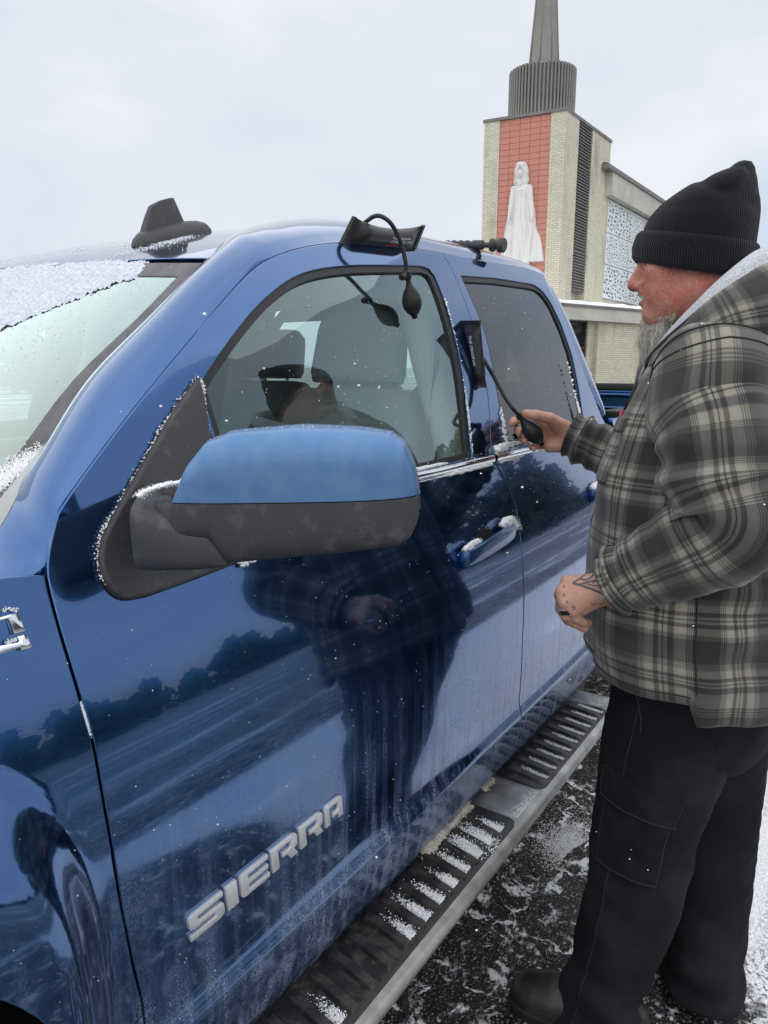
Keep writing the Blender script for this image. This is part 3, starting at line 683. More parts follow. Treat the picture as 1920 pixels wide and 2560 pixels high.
# bezel and glass on the back of the housing
ss=np.linspace(.06,.995,40);ring=[MA+ax*LEN*s+mu*(zt_(s)-.001) for s in ss]+[MA+ax*LEN*s+mu*(zb_(s)+.001) for s in ss[::-1]]
v,f=prism(ring,mf*.004,-mf*.014); mesh('mirror_bezel',v,f,PLAST,MIR,smooth=False)
ss=np.linspace(.16,.97,30);ring=[MA+ax*LEN*s+mu*(zt_(s)-.010) for s in ss]+[MA+ax*LEN*s+mu*(zb_(s)+.008) for s in ss[::-1]]
v,f=prism(ring,-mf*.013,-mf*.0155); mesh('mirror_glass',v,f,CHROME,MIR,smooth=False)
# arm between the base and the housing
P=[]
for s,zt,zb,dp,bk in((-.075,.026,-.058,.020,-.06),(-.07,.024,-.058,.030,-.05),(-.055,.022,-.058,.041,-.045),(.0,.0215,-.0575,.047,-.04),(.08,.014,-.0560,.0480,-.03),(.16,.000,-.0550,.0480,-.02),(.235,-.005,-.0530,.0480,-.02),(.28,-.020,-.0510,.0470,-.02),(.305,-.040,-.0500,.044,-.02)):
    c=MA+ax*LEN*s+(np.array([.06,.065,0])*np.clip((-.055-s)/.02,0,1));ring=[]
    for t in np.linspace(0,2*np.pi,28,endpoint=False):
        u=np.sign(np.cos(t))*abs(np.cos(t))**.5;w=np.sign(np.sin(t))*abs(np.sin(t))**.5
        ring.append(c+mu*((zt+zb)/2+w*(zt-zb)/2)+mf*((dp+bk)/2+u*(dp-bk)/2))
    P.append(ring)
v,f=gridvf(np.array(P),True); f+=[tuple(range(27,-1,-1)),tuple(range(8*28,9*28))]; mesh('mirror_arm',v,f,PLAST,MIR,angle=50)
# ------------------------------------------------------------------ roof antenna
rc=np.array((1.0012,0.5565,1.7179));fx=np.array([.97,.10,0]);fx/=np.linalg.norm(fx);fy=np.array([-fx[1],fx[0],0])
A0=np.array((0.9340,0.5929,1.6988));A1=np.array((1.1507,0.6200,1.7624))
ad=A1-A0;AL=np.linalg.norm(ad);ad/=AL;au=np.array([0,0,1.])-ad*ad[2];au/=np.linalg.norm(au);an=np.cross(ad,au)
P=[]
for s,h,w in((0,.002,.004),(.012,.008,.013),(.06,.018,.021),(.12,.024,.027),(.3,.029,.033),(.6,.031,.034),(.8,.027,.028),(.92,.020,.020),(.98,.010,.012),(1,.001,.003)):
    c=A0+ad*AL*s;P.append([c+an*w*sx+au*hh*h for sx,hh in((-1,-.5),(-1.0,.25),(-.8,.7),(-.42,.97),(0,1),(.42,.97),(.8,.7),(1.0,.25),(1,-.5))])
v,f=gridvf(np.array(P)); ANT=mesh('roof_antenna',v,f,PLAST,T,angle=60)
fin=[(0.115, 0.018), (0.165, 0.0334), (0.225, 0.0502), (0.29, 0.066), (0.315, 0.0695), (0.45, 0.0757), (0.585, 0.0774), (0.602, 0.0757), (0.63, 0.044), (0.645, 0.028)]
L_=[A0+ad*AL*s+au*h for s,h in fin]
def wd(s,h): return .002+.010*(1-(h/.11))*1.0
v=np.concatenate([[p-an*wd(*q) for p,q in zip(L_,fin)],[p+an*wd(*q) for p,q in zip(L_,fin)]]);n=len(fin)
f=[tuple(range(n)),tuple(range(2*n-1,n-1,-1))]+[(i,i+n,i+1+n,i+1) for i in range(n-1)]; bevmesh('antenna_fin',v,f,PLAST,ANT,.0022,3)
# ------------------------------------------------------------------ lettering on the door and the fender badge
def letters(polys,org,ex,ez,parent,mat,name,h=.006,bev=.0012):
    """polys: outlines in letter units; laid on the body side"""
    org=np.array(org);objs=[]
    for pl in polys:
        q=np.array([org+np.array(ex)*a+np.array(ez)*b for a,b in pl]);
        if area2(q)<0: q=q[::-1]
        nn=Sn(q[:,0],q[:,1]);p=MS(q)
        v=np.concatenate([p-nn*.001,p+nn*h]);n=len(p)
        f=[tuple(range(n,2*n))]+[(i,(i+1)%n,(i+1)%n+n,i+n) for i in range(n)]+[tuple(range(n-1,-1,-1))]
        o=bevmesh(name,v,f,mat,parent,bev,2); objs.append(o)
    return objs
LS=[(.18,0),(.98,0)],
GS=[(0,.02),(0,.24),(.74,.24),(.74,.40),(.14,.40),(.04,.46),(0,.56),(0,.82),(.05,.94),(.15,1.0),(1,1.0),(1,.78),(.27,.78),(.27,.62),(.86,.62),(.96,.56),(1,.46),(1,.18),(.96,.07),(.85,0)]
GI=[(.0,0),(.0,1),(.27,1),(.27,0)]
GE=[(.14,0),(.04,.05),(0,.16),(0,.84),(.05,.95),(.14,1),(1,1),(1,.79),(.28,.79),(.28,.61),(.97,.61),(.97,.40),(.28,.40),(.28,.22),(1,.22),(1,0)]
GR=[(0,0),(0,1),(.84,1),(.95,.95),(1,.84),(1,.48),(.96,.38),(.86,.34),(1.0,0),(.70,0),(.58,.32),(.40,.32),(.40,.52),(.73,.52),(.73,.79),(.27,.79),(.27,0)]
GA=[(0,0),(0,.80),(.06,.94),(.18,1),(.84,1),(.95,.94),(1,.82),(1,0),(.73,0),(.73,.24),(.40,.24),(.40,.45),(.73,.45),(.73,.78),(.27,.78),(.27,0)]
a0=np.array((0.5056,0.7415));a1=np.array((0.8233,0.7523));ln=np.linalg.norm(a1-a0);ex=(a1-a0)/ln;ez=np.array([-ex[1]-.06,1.0])
hh=.0385;x=0;LET=[]
for g_,w in((GS,.215),(GI,.075),(GE,.205),(GR,.205),(GR,.200),(GA,.165)): LET.append((g_,x,w)); x+=w+.018
for g_,x0,w in LET:
    ww=w*(.27 if False else 1)/x*ln*1.0
    pl=[(a/.27 if g_ is GI else a,b) for a,b in g_]
    letters([pl],a0+ex*x0/x*ln,ex*ww,ez*hh,FD,BADGE,'badge_letter',.0055,.0016)
bb=lambda *p:[tuple(q) for q in p]
for pl in ([(0.3282,1.2126),(0.3680,1.2134),(0.3707,1.1924),(0.3588,1.1925),(0.3572,1.2093),(0.3270,1.2081)],[(0.3260,1.1881),(0.3623,1.1835),(0.3606,1.1898),(0.3708,1.1894),(0.3734,1.1745),(0.3621,1.1743),(0.3614,1.1783),(0.3233,1.1777)]):
    letters([pl],(0,0),(1,0),(0,1),FE,CHROME,'badge_letter',.007,.0015)
# ------------------------------------------------------------------ cabin
def rbox(name,lo,hi,mat,par,b=.03,tilt=None):
    o=box(name,lo,hi,mat,par,b,4); return o
def seat(yc,xo=0):
    c=rbox('seat_cushion',(.98+xo,yc-.25,.72),(1.50+xo,yc+.25,.92),CLOTHG,T,.05)
    # reclined backrest and headrest
    def slab(name,x0,z0,x1,z1,hw0,hw1,th,par):
        d=np.array([x1-x0,0,z1-z0]);d/=np.linalg.norm(d);nn=np.array([d[2],0,-d[0]])
        rings=[]
        for k in range(9):
            t=k/8;p=np.array([x0+(x1-x0)*t,yc,z0+(z1-z0)*t]);w=(hw0+(hw1-hw0)*t)*(1 if k<7 else (.96 if k==7 else .80))
            tt=th*(1 if 0<k<8 else .55);rings.append([p+np.array([0,1,0])*w*np.sign(np.cos(a))*abs(np.cos(a))**.45+nn*tt*np.sign(np.sin(a))*abs(np.sin(a))**.6 for a in np.linspace(0,2*np.pi,28,endpoint=False)])
        v,f=gridvf(np.array(rings),True);f+=[tuple(range(27,-1,-1)),tuple(range(8*28,9*28))];return mesh(name,v,f,CLOTHG,par,angle=60)
    for dy in(-.07,.07):
        v,f=tubevf([(1.60+xo,yc+dy,1.36),(1.615+xo,yc+dy,1.47)],.007,8); mesh('headrest_post',v,f,CHROME,c)
    b=slab('seat_backrest',1.42+xo,.86,1.60+xo,1.40,.25,.23,.065,c); slab('headrest',1.595+xo,1.425,1.635+xo,1.61,.150,.135,.05,c)
seat(.55);seat(1.45);seat(.55,.62);seat(1.0,.62);seat(1.45,.62)
rbox('dashboard',(.34,.16,.95),(.78,1.84,1.245),DARKIN,T,.05); rbox('instrument_hood',(.60,.36,1.20),(.80,.76,1.30),DARKIN,T,.03)
rbox('centre_console',(.80,.88,.60),(1.7,1.12,.92),DARKIN,T,.03)
th=np.linspace(0,2*np.pi,40);sw=np.array([(.90+.10*np.sin(t)*.45,.55+.19*np.cos(t),1.13+.19*np.sin(t)*.89) for t in th]);v,f=tubevf(sw,.015,10,False);mesh('steering_wheel',v,f,DARKIN,T)
P=np.array([[(x,y,float(Rz(x,y))-.05) for y in np.linspace(.40,1.60,12)] for x in np.linspace(.92,2.38,14)]);v,f=gridvf(P);mesh('headliner',v,f,LINER,T)
for far in(0,1):
    fl=lambda p:np.array(p)*[1,-1,1]+[0,YC,0] if far else np.array(p)
    v,f=tubevf(fl([(.42,.20,1.26),(.62,.25,1.42),(.90,.33,1.61),(1.0,.37,1.65)]),.035,10);mesh('pillar_trim',v,f,TRIMG,T)
    v,f=tubevf(fl([(1.52,.20,.8),(1.53,.20,1.26),(1.56,.30,1.50),(1.57,.345,1.66)]),.045,10);mesh('pillar_trim',v,f,TRIMG,T)
    v,f=tubevf(fl([(2.30,.22,1.0),(2.30,.24,1.26),(2.29,.32,1.50),(2.26,.38,1.66)]),.07,10);mesh('pillar_trim',v,f,TRIMG,T)
    lo=(.45,.13,.6) if not far else (.45,1.79,.6);hi=(2.3,.21,1.225) if not far else (2.3,1.87,1.225)
    rbox('door_trim',lo,hi,DARKIN,T,.03)
rbox('rear_view_mirror',(.80,.93,1.515),(.83,1.15,1.585),DARKIN,T,.012)
v,f=gridvf(np.array([[(1.50,.235,1.60),(1.52,.235,1.60)],[(1.50,.26,1.30),(1.535,.26,1.30)],[(1.46,.30,1.0),(1.50,.30,1.0)]])); mesh('seat_belt',v,f,DARKIN,T)
# inspection sticker inside the windshield

# ------------------------------------------------------------------ church
def brick_mat(name,c1,c2,mortar,sx=1.0,stain=.5):
    g=NG(name); uv=g.tc.outputs['UV']; ob=g.tc.outputs['Object']
    b=g.n('TexBrick'); g.lk(uv,b.inputs['Vector']); b.inputs['Scale'].default_value=1.0; b.inputs['Mortar Size'].default_value=.012; b.inputs['Brick Width'].default_value=.30; b.inputs['Row Height'].default_value=.105
    b.inputs['Color1'].default_value=(*c1,1); b.inputs['Color2'].default_value=(*c2,1); b.inputs['Mortar'].default_value=(*mortar,1); b.inputs['Bias'].default_value=0
    st=g.math('MULTIPLY',g.step(g.noise(g.mapping(ob,(1.2,1.2,.35)),1.0,6,.62),.48,.75),stain)
    g.set(Base_Color=g.mix(st,b.outputs['Color'],(.16,.16,.12)),Roughness=.85); g.bump(b.outputs['Fac'],-.6,.02); return g.m
BRICK=brick_mat('cream_brick',(.60,.55,.40),(.70,.65,.50),(.36,.34,.28))
STONE=pbr('pale_concrete',(.56,.54,.47),.85,var=((.45,.44,.38),1.2,6),bump=(8,.2,.01))
BRONZE=pbr('weathered_brown_metal',(.15,.138,.13),.55,.2,var=((.22,.205,.19),2.5,6))
SPIREM=pbr('grey_brown_spire_metal',(.20,.185,.165),.5,.25,var=((.26,.24,.215),.8,5))
TILE=pbr('red_terracotta_panel',(.52,.205,.155),.6,var=((.58,.26,.20),.6,5))
TILEB=pbr('dark_red_joint',(.38,.16,.125),.8)
DKGLASS=pbr('dark_window_glass',(.015,.017,.022),.06)
BROWNF=pbr('brown_window_frame',(.055,.035,.025),.5)
KX,KY=36.31,13.67; UL=np.array([-.15,.989]);UR=np.array([.9997,-.025]);TZ=13.84
NL=np.array([-.989,-.15]);NR=np.array([-.025,-.9997])
def FLp(u,z,o=0.): return (KX+UL[0]*u+NL[0]*o,KY+UL[1]*u+NL[1]*o,z)
def FRp(u,z,o=0.): return (KX+UR[0]*u+NR[0]*o,KY+UR[1]*u+NR[1]*o,z)
CH=empty('church',(38.5,15.5,0),'cream brick church tower with red panel, drum and tall spire','church')
def uvbox(name,F,u0,u1,z0,z1,o0,o1,mat,par):
    """box on a wall: u along, z up, o out of the wall; brick uv in metres"""
    c=[(u0,z0,o0),(u1,z0,o0),(u1,z0,o1),(u0,z0,o1),(u0,z1,o0),(u1,z1,o0),(u1,z1,o1),(u0,z1,o1)]
    faces=[((3,2,6,7),'uz'),((0,4,5,1),'uz'),((0,3,7,4),'oz'),((1,5,6,2),'oz'),((4,7,6,5),'uo'),((0,1,2,3),'uo')]
    V=[];Fc=[];UV=[]
    for q,k in faces:
        b=len(V)
        for i in q:
            u,z,o=c[i];V.append(F(u,z,o));UV.append({'uz':(u,z),'oz':(o,z),'uo':(u,o)}[k])
        Fc.append((b,b+1,b+2,b+3))
    return mesh(name,V,Fc,mat,par,smooth=False,uv=UV)
# left face: two brick piers, recessed red panel of tiles
uvbox('brick_pier',FLp,0,.75,0,TZ-.14,-1.5,0,BRICK,CH); uvbox('brick_pier',FLp,3.37,4.19,0,TZ-.14,-1.5,0,BRICK,CH)
rp=uvbox('red_panel_backing',FLp,.75,3.37,0,TZ-.14,-.6,-.11,TILEB,CH)
cw=2.62/5;rh=.285;tb=None
for i in range(5):
    for j in range(31):
        z0=TZ-.14-(j+1)*rh;u0=.75+i*cw
        if tb is None:
            c=np.array(FLp(0,0,0));dx=np.array(FLp(1,0,0))-c;do=np.array(FLp(0,0,1))-c
            v,f=boxvf(dx*(cw/2)+np.array([0,0,rh/2])-do*.085,dx*(cw/2-.008),do*.025,np.array([0,0,rh/2-.008])); tb=mesh('tile',v,f,TILE,rp,smooth=False)
            o=tb
        else: o=tb.copy(); col.objects.link(o)
        a=np.array(FLp(u0,z0,0)); o.location=tuple(a)
# right face: brick, louvred strip, brick
uvbox('brick_pier',FRp,.0,1.70,0,TZ-.14,-1.4,.002,BRICK,CH); uvbox('brick_pier',FRp,3.60,6.42,0,TZ-.05,-2.6,0,BRICK,CH)
uvbox('tower_core',FRp,1.0,6.0,0,TZ-.3,-3.4,-.5,STONE,CH)
for k,(z0,z1) in enumerate(((11.75,13.90),(9.65,11.72),(7.55,9.62),(5.40,7.52))):
    lp=uvbox('louvre_panel',FRp,1.72,3.58,z0,z1,-.5,-.10,BRONZE,CH)
    ns=int((z1-z0)/.145);sb=None
    for i in range(ns):
        z=z0+.06+i*(z1-z0-.05)/ns
        if sb is None:
            pr=[FRp(1.74,0,-.10),FRp(1.74,.0,.0),FRp(1.74,.045,.0),FRp(1.74,.11,-.10)]
            e=np.array(FRp(3.56,0,0))-np.array(FRp(1.74,0,0)); v,f=prism(np.array(pr)-np.array([0,0,0]),(0,0,0),e); sb=mesh('slat',v,f,BRONZE,lp,smooth=False); sb.location=(0,0,z)
        else:
            o=sb.copy(); col.objects.link(o); o.location=(0,0,z)
# coping, drum, spire
cop=[FLp(4.25,TZ-.14,.05),FLp(-.02,TZ-.14,.06),FRp(6.45,TZ-.14,.06),FRp(6.45,TZ-.14,-3.2),FLp(4.25,TZ-.14,-3.0)]; v,f=prism(cop,(0,0,0),(0,0,.14)); mesh('tower_coping',v,f,BRONZE,CH,smooth=False)
DC=np.array([38.05,15.75]);DR=1.68
v,f=lathevf([(0,DR-.12),(0,DR-.10),(2.42,DR-.10),(2.45,DR-.25),(2.46,.2)],(DC[0],DC[1],TZ-.02),(0,0,1),60); dr=mesh('drum',v,f,BRONZE,CH,angle=30)
rb_=None;nf=56
for k in range(nf):
    t=2*np.pi*k/nf
    if rb_ is None:
        sec=[(-.062,-.11),(-.055,.0),(-.03,.03),(.03,.03),(.055,.0),(.062,-.11)];v,f=prism([(DR+b,a,0) for a,b in sec],(0,0,0),(0,0,2.42)); rb_=mesh('fin',v,f,SPIREM,dr,angle=30);o=rb_
    else: o=rb_.copy(); col.objects.link(o)
    o.location=(DC[0],DC[1],TZ+.03); o.rotation_euler=(0,0,t)
P=[]
for z,r in((TZ+2.4,.80),(TZ+4.6,.64),(TZ+5.6,.565),(TZ+9.5,.28),(TZ+12.6,.03)):
    P.append([(DC[0]-.15+r*np.cos(t)*(1.0 if i%2 else .985),DC[1]-.1+r*np.sin(t)*(1.0 if i%2 else .985),z) for i,t in enumerate(np.linspace(0,2*np.pi,8,endpoint=False)+R(8))])
v,f=gridvf(np.array(P),True); sp=mesh('spire',v,f,SPIREM,CH,smooth=False)
for k in range(8):
    v,f=tubevf([P[i][k] for i in range(5)],[.035,.032,.03,.02,.01],6); mesh('spire_rib',v,f,SPIREM,sp)
# nave running away from the tower: pierced screen wall under a deep fascia
uvbox('nave_wall',FRp,6.46,60,0,11.0,-3,-.14,STONE,CH)
SCR=pbr('white_screen_blocks',(.74,.77,.76),.7,var=((.60,.65,.65),3,5),bump=(10,.3,.01)); SCRD=pbr('teal_screen_glass',(.035,.075,.078),.25)
for k in range(6):
    u0=6.60+k*4.45
    for j,(z0,z1) in enumerate(((9.05,10.80),(7.30,9.00),(5.40,7.25))):
        sc=uvbox('screen_panel',FRp,u0,u0+4.38,z0,z1,-.14,-.03,SCR,CH)
        if k<3:
            parts=[];n=0;tries=0;occ=[];kind=(k+j)%3
            while n<(90 if kind!=1 else 150) and tries<900:
                tries+=1;a=.30*random.random()+.10;b=.07+.07*random.random()
                if kind==1: a*=.6;b*=.6
                cu=u0+.2+random.random()*4.0;cz=z0+.12+random.random()*(z1-z0-.24)
                if any(abs(cu-p)<(a+q)*.62+.05 and abs(cz-r)<(b+s)*.62+.03 for p,q,r,s in occ): continue
                occ.append((cu,a,cz,b));n+=1
                pp=[FRp(cu-a/2,cz-b/2,-.026),FRp(cu+a/2,cz-b/2,-.026),FRp(cu+a/2,cz+b/2,-.026),FRp(cu-a/2,cz+b/2,-.026)];parts.append((np.array(pp),[(0,1,2,3)]))
            v,f=merge(parts); g_=mesh('screen_glass',v,f,SCRD,sc,smooth=False); g_['kind']='stuff'
uvbox('nave_fascia',FRp,6.05,60,10.88,12.08,-1.2,.35,STONE,CH); uvbox('nave_roof_edge',FRp,5.10,60,12.08,12.30,-3.2,.45,BRONZE,CH)
v,f=prism([FRp(5.2,12.30,.3),FRp(60,12.30,.3),FRp(60,13.2,-3),FRp(6.5,13.2,-3)],(0,0,0),(0,0,.1)); mesh('nave_roof',v,f,BRONZE,CH,smooth=False)
# low wing in front: fascia, snow-covered flat roof, brick wall with window
KW=np.array((32.7588,12.1260,3.7434));aw=R(34.7-52);UWd=np.array([math.cos(aw),math.sin(aw)]);NWd=np.array([UWd[1],-UWd[0]])
LW=empty('church_wing',(float(KW[0]),float(KW[1]),0),'low cream brick church wing with pale fascia and snowy flat roof','building')
def FWp(u,z,o=0.): return (KW[0]+UWd[0]*u+NWd[0]*o,KW[1]+UWd[1]*u+NWd[1]*o,z)
uvbox('wall',FWp,-6,.55,0,3.62,-.5,-.25,BRICK,LW); uvbox('wall',FWp,2.50,2.98,0,3.62,-.5,-.25,BRICK,LW); uvbox('wall',FWp,.55,2.50,0,1.02,-.5,-.25,BRICK,LW)
uvbox('brick_pier',FWp,2.98,12,0,3.62,-.5,.0,BRICK,LW)
uvbox('fascia',FWp,-6.2,12.4,3.60,4.18,-6,.30,STONE,LW); uvbox('roof_edge',FWp,-6.3,12.5,4.18,4.30,-6,.36,BRONZE,LW)
wf=uvbox('window',FWp,.55,2.50,1.02,3.62,-.46,-.40,DKGLASS,LW)
for a in((.55,.63,1.02,3.62),(2.40,2.50,1.02,3.62),(.55,2.5,2.28,2.40),(.55,2.5,3.52,3.62),(.55,2.5,1.02,1.12)): uvbox('window_frame',FWp,*a,-.40,-.33,BROWNF,wf)
uvbox('window_sill',FWp,.5,2.6,.94,1.02,-.3,-.05,STONE,wf)
P=[]
for i in range(40):
    u=-6.2+18.6*i/39;P.append([FWp(u,4.30+h+.05*math.sin(i*1.7)*(h>0),o) for o,h in((.33,0),(.30,.10),(.1,.16),(-1.5,.30),(-5.5,.34))])
v,f=gridvf(np.array(P)); s_=mesh('snow',v,f,SNOW); tag(s_,'smooth white snow lying on the flat church wing roof','snow','stuff')
parts=[]
def lumps(pts,rmin,rmax,squash=(1,1,.6)):
    out=[];ico=[(0,0,1),(.894,0,.447),(.276,.851,.447),(-.724,.526,.447),(-.724,-.526,.447),(.276,-.851,.447),(.724,.526,-.447),(-.276,.851,-.447),(-.894,0,-.447),(-.276,-.851,-.447),(.724,-.526,-.447),(0,0,-1)]
    fc=[(0,1,2),(0,2,3),(0,3,4),(0,4,5),(0,5,1),(1,6,2),(2,7,3),(3,8,4),(4,9,5),(5,10,1),(6,7,2),(7,8,3),(8,9,4),(9,10,5),(10,6,1),(11,7,6),(11,8,7),(11,9,8),(11,10,9),(11,6,10)]
    b=np.array(ico)
    for p in pts:
        r=rmin+(rmax-rmin)*random.random()**2.2;out.append((np.array(p)+b*(r*np.array(squash))*(1+.35*(rng.random((12,1))-.5)),fc))
    return out
pts=[FLp(.9+.35*k+.2*random.random(),TZ+.04,-.25-.2*random.random()) for k in range(9)]; parts+=lumps(pts,.08,.2,(1,1,.5))
for k in range(16): pts=[(DC[0]-.15-.75-.12*random.random(),DC[1]-.1-.5+1.3*random.random(),TZ+2.52+.1*random.random())]; parts+=lumps(pts,.08,.16)
v,f=merge(parts); s_=mesh('snow',v,f,SNOW); tag(s_,'small drifts of snow on the tower coping and drum','snow','stuff')
v,f=merge(lumps([FWp(u,1.02+.3*random.random(),-.12+.05*random.random()) for u in np.linspace(1.6,2.7,16)],.08,.2)); s_=mesh('snow',v,f,SNOW); tag(s_,'snow heaped below the dark church window','snow','stuff')
# ------------------------------------------------------------------ statue on the red panel
def statue(p):
    # local: a = across (towards the left pier), z up, o = out of the wall
    q=p-np.array([KX,KY,0]);a=q[:,0]*UL[0]+q[:,1]*UL[1]-2.06;o=q[:,0]*NL[0]+q[:,1]*NL[1];z=p[:,2]
    L=np.stack([a,o,z],1)
    t=np.clip((10.55-z)/(10.55-6.75),0,1)
    w=.42+.78*t;ce=.02-.02*t
    pl=.020*np.sin(a/(.05+.035*t)*1.0)*np.clip((9.2-z)/.6,0,1)
    cloak=np.sqrt(np.square((a-ce)/w)+np.square((o+.05)/(.24+.10*t)))-1;cloak=cloak*(.24+.08*t)+pl
    cloak=smax(cloak,z-10.5,.12);cloak=smax(cloak,6.72-z,.03)
    wd=.24+.36*t
    dress=np.sqrt(np.square((a-.04)/wd)+np.square((o-.10)/(.22+.10*t)))-1;dress=dress*(.2+.06*t)+.015*np.sin((a-.04)/(.028+.03*t))*np.clip((9.1-z)/.5,0,1)
    dress=smax(dress,z-10.3,.1);dress=smax(dress,6.60-z,.02)
    dress=np.minimum(dress,np.sqrt(np.square((a-.04)/.33)+np.square((o-.1)/.25)+np.square((z-9.12)/.07))*.07-.07)
    r=np.minimum(cloak,dress)
    for s in(-1,1):
        up=cone(L,(s*.40+.03,.08,10.32),(s*.53+.02,.16,9.45),.17,.13);fo=cone(L,(s*.53+.02,.16,9.45),(s*.60,.26,8.92),.125,.08);ha=cone(L,(s*.60,.27,8.92),(s*.61,.29,8.72),.075,.05)
        r=smin(r,smin(smin(up,fo,.05),ha,.03),.03)
    veil=ell(L,(.08,.05,11.12),(.37,.32,.44));veil=smin(veil,ell(L,(.08,.02,10.72),(.40,.22,.35)),.1)
    veil=smax(veil,-ell(L,(.08,.33,10.98),(.20,.20,.33)),.03)
    face=ell(L,(.08,.20,11.0),(.165,.16,.24));face=np.minimum(face,ell(L,(.08,.36,10.98),(.03,.05,.07)));neck=cone(L,(.08,.12,10.9),(.08,.12,10.5),.10,.12)
    crown=ell(L,(.08,.12,11.42),(.27,.24,.16))+.02*np.sin(np.arctan2(o-.1,a)*9)
    r=np.minimum(r,smin(veil,smin(face,neck,.04),.015));r=smin(r,crown,.04)
    return r
v,f=surfnet(statue,(34.6,13.9,6.4),(36.9,17.2,11.75),.034)
def statue_mat():
    g=NG('weathered_white_statue'); ob=g.tc.outputs['Object']
    st=g.step(g.noise(g.mapping(ob,(6,6,.7)),1,6,.62),.44,.70)
    k=g.math('MULTIPLY',st,.36); g.set(Base_Color=g.mix(k,(.74,.73,.69),(.27,.26,.22)),Roughness=.8); return g.m
s_=mesh('statue',v,f,statue_mat()); tag(s_,'tall white stone statue of a robed, crowned woman on the red panel','statue')
# ------------------------------------------------------------------ wood behind the viewer (seen in the paintwork and glass)
NEED=pbr('dark_conifer_needles',(.030,.042,.030),.9,var=((.055,.065,.050),.5,4)); 
parts=[]
def conifer(x,y,h,r,dens=1.0):
    """ragged tree: many leaf-sized quads through an uneven crown"""
    n=int(190*dens);g=rng;t=g.random(n)**.8;z=h*(.06+.92*t);sk=.9+.5*np.sin(t*19+g.random()*6)*g.random()
    rr=r*np.power(np.clip(1-t,0.02,1),.6)*sk*np.sqrt(g.random(n));a=g.random(n)*6.283
    c=np.stack([x+rr*np.cos(a),y+rr*np.sin(a),z],1);d1=g.normal(size=(n,3))*[.34,.34,.20];d2=g.normal(size=(n,3))*[.30,.30,.24]
    V=np.stack([c-d1,c+d2,c+d1,c-d2],1).reshape(-1,3);return [(V,[(4*i,4*i+1,4*i+2,4*i+3) for i in range(n)]),tubevf([(x,y,0),(x,y,h*.5),(x,y,h*.9)],[.2,.12,.02],5)]
for k in range(170):
    x=-60+230*random.random();y=-36-20*random.random()-.12*max(0,x-40);h=1.8+2.4*random.random()
    parts+=conifer(x,y,h,1.9+1.2*random.random(),.8)
for k in range(70):
    x=50+100*random.random();y=-.33*x-5-10*random.random();parts+=conifer(x,y,6+5*random.random(),2.4+1.4*random.random(),1.0)
v,f=merge(parts); w_=mesh('treeline',v,f,NEED,smooth=False); tag(w_,'dark conifer wood along the far edge of the lot, mirrored in the truck','wood','stuff')
parts=[]
for k in range(26):
    x=-45+80*random.random();y=36+16*random.random();parts+=conifer(x,y,5+4*random.random(),1.8)
v,f=merge(parts); w_=mesh('treeline',v,f,NEED,smooth=False); tag(w_,'dark conifers beyond the snowy field, seen through the cab windows','wood','stuff')

# ------------------------------------------------------------------ man
def plaid_mat():
    g=NG('tan_and_charcoal_plaid'); uv=g.tc.outputs['UV']; ob=g.tc.outputs['Object']
    u,v,_=g.sep(uv)
    st=[(0,.02),(.36,.02),(.372,.60),(.384,.06),(.400,.62),(.412,.06),(.430,.66),(.442,.12),(.455,.62),(.50,.70),(.565,.66),(.580,.10),(.625,.16),(.640,.66),(.672,.62),(.678,.05),(.690,.05),(.697,.62),(.728,.66),(.745,.14),(.790,.12),(.806,.64),(.880,.72),(.915,.66),(.925,.10),(.938,.62),(.950,.08),(.963,.62),(.975,.06),(.988,.55),(1,.02)]
    def band(c,off):
        f=g.math('FRACT',g.math('ADD',g.math('DIVIDE',c,.110),off)); x=f
        # two ramps because of the stop limit
        a=g.ramp(g.math('MULTIPLY',x,2.0,clamp=True),[(p*2,c_) for p,c_ in st if p<=.5])
        b=g.ramp(g.math('SUBTRACT',g.math('MULTIPLY',x,2.0),1.0,clamp=True),[((p-.5)*2,c_) for p,c_ in st if p>=.5])
        return g.mix(g.math('GREATER_THAN',x,.5),a,b)
    w=band(u,.10); e=band(v,.35)
    k=g.mix(.5,w,e)
    fz=g.noise(ob,900,2); fade=g.noise(ob,9,3)
    kk=g.math('ADD',g.math('MULTIPLY',g.sep(k)[0],1.0),g.math('MULTIPLY',g.math('SUBTRACT',fz,.5),.10))
    c=g.ramp(kk,[(0,(.020,.021,.022)),(.20,(.050,.049,.047)),(.42,(.122,.114,.097)),(.72,(.325,.300,.240))])
    c=g.mix(g.math('MULTIPLY',g.step(fade,.4,.7),.22),c,(.10,.095,.085))
    g.set(Base_Color=c,Roughness=.92,Sheen_Weight=.25,Specular_IOR_Level=.2)
    tw=g.n('TexWave'); g.lk(g.mapping(uv,(1,1,1),rot=(0,0,R(45))),tw.inputs['Vector']); tw.inputs['Scale'].default_value=260
    h=g.math('ADD',g.math('MULTIPLY',tw.outputs['Fac'],.3),g.noise(ob,300,3)); g.bump(h,.35,.0015); return g.m
PLAID=plaid_mat()
def pants_mat():
    g=NG('black_twill'); ob=g.tc.outputs['Object']
    g.set(Base_Color=g.mix(g.step(g.noise(ob,7,5,.6),.35,.75),(.011,.0118,.015),(.024,.025,.030)),Roughness=.9,Specular_IOR_Level=.12)
    g.bump(g.math('ADD',g.math('MULTIPLY',g.noise(ob,700,2),.4),g.noise(ob,30,4)),.35,.003); return g.m
BLACKT=pants_mat()
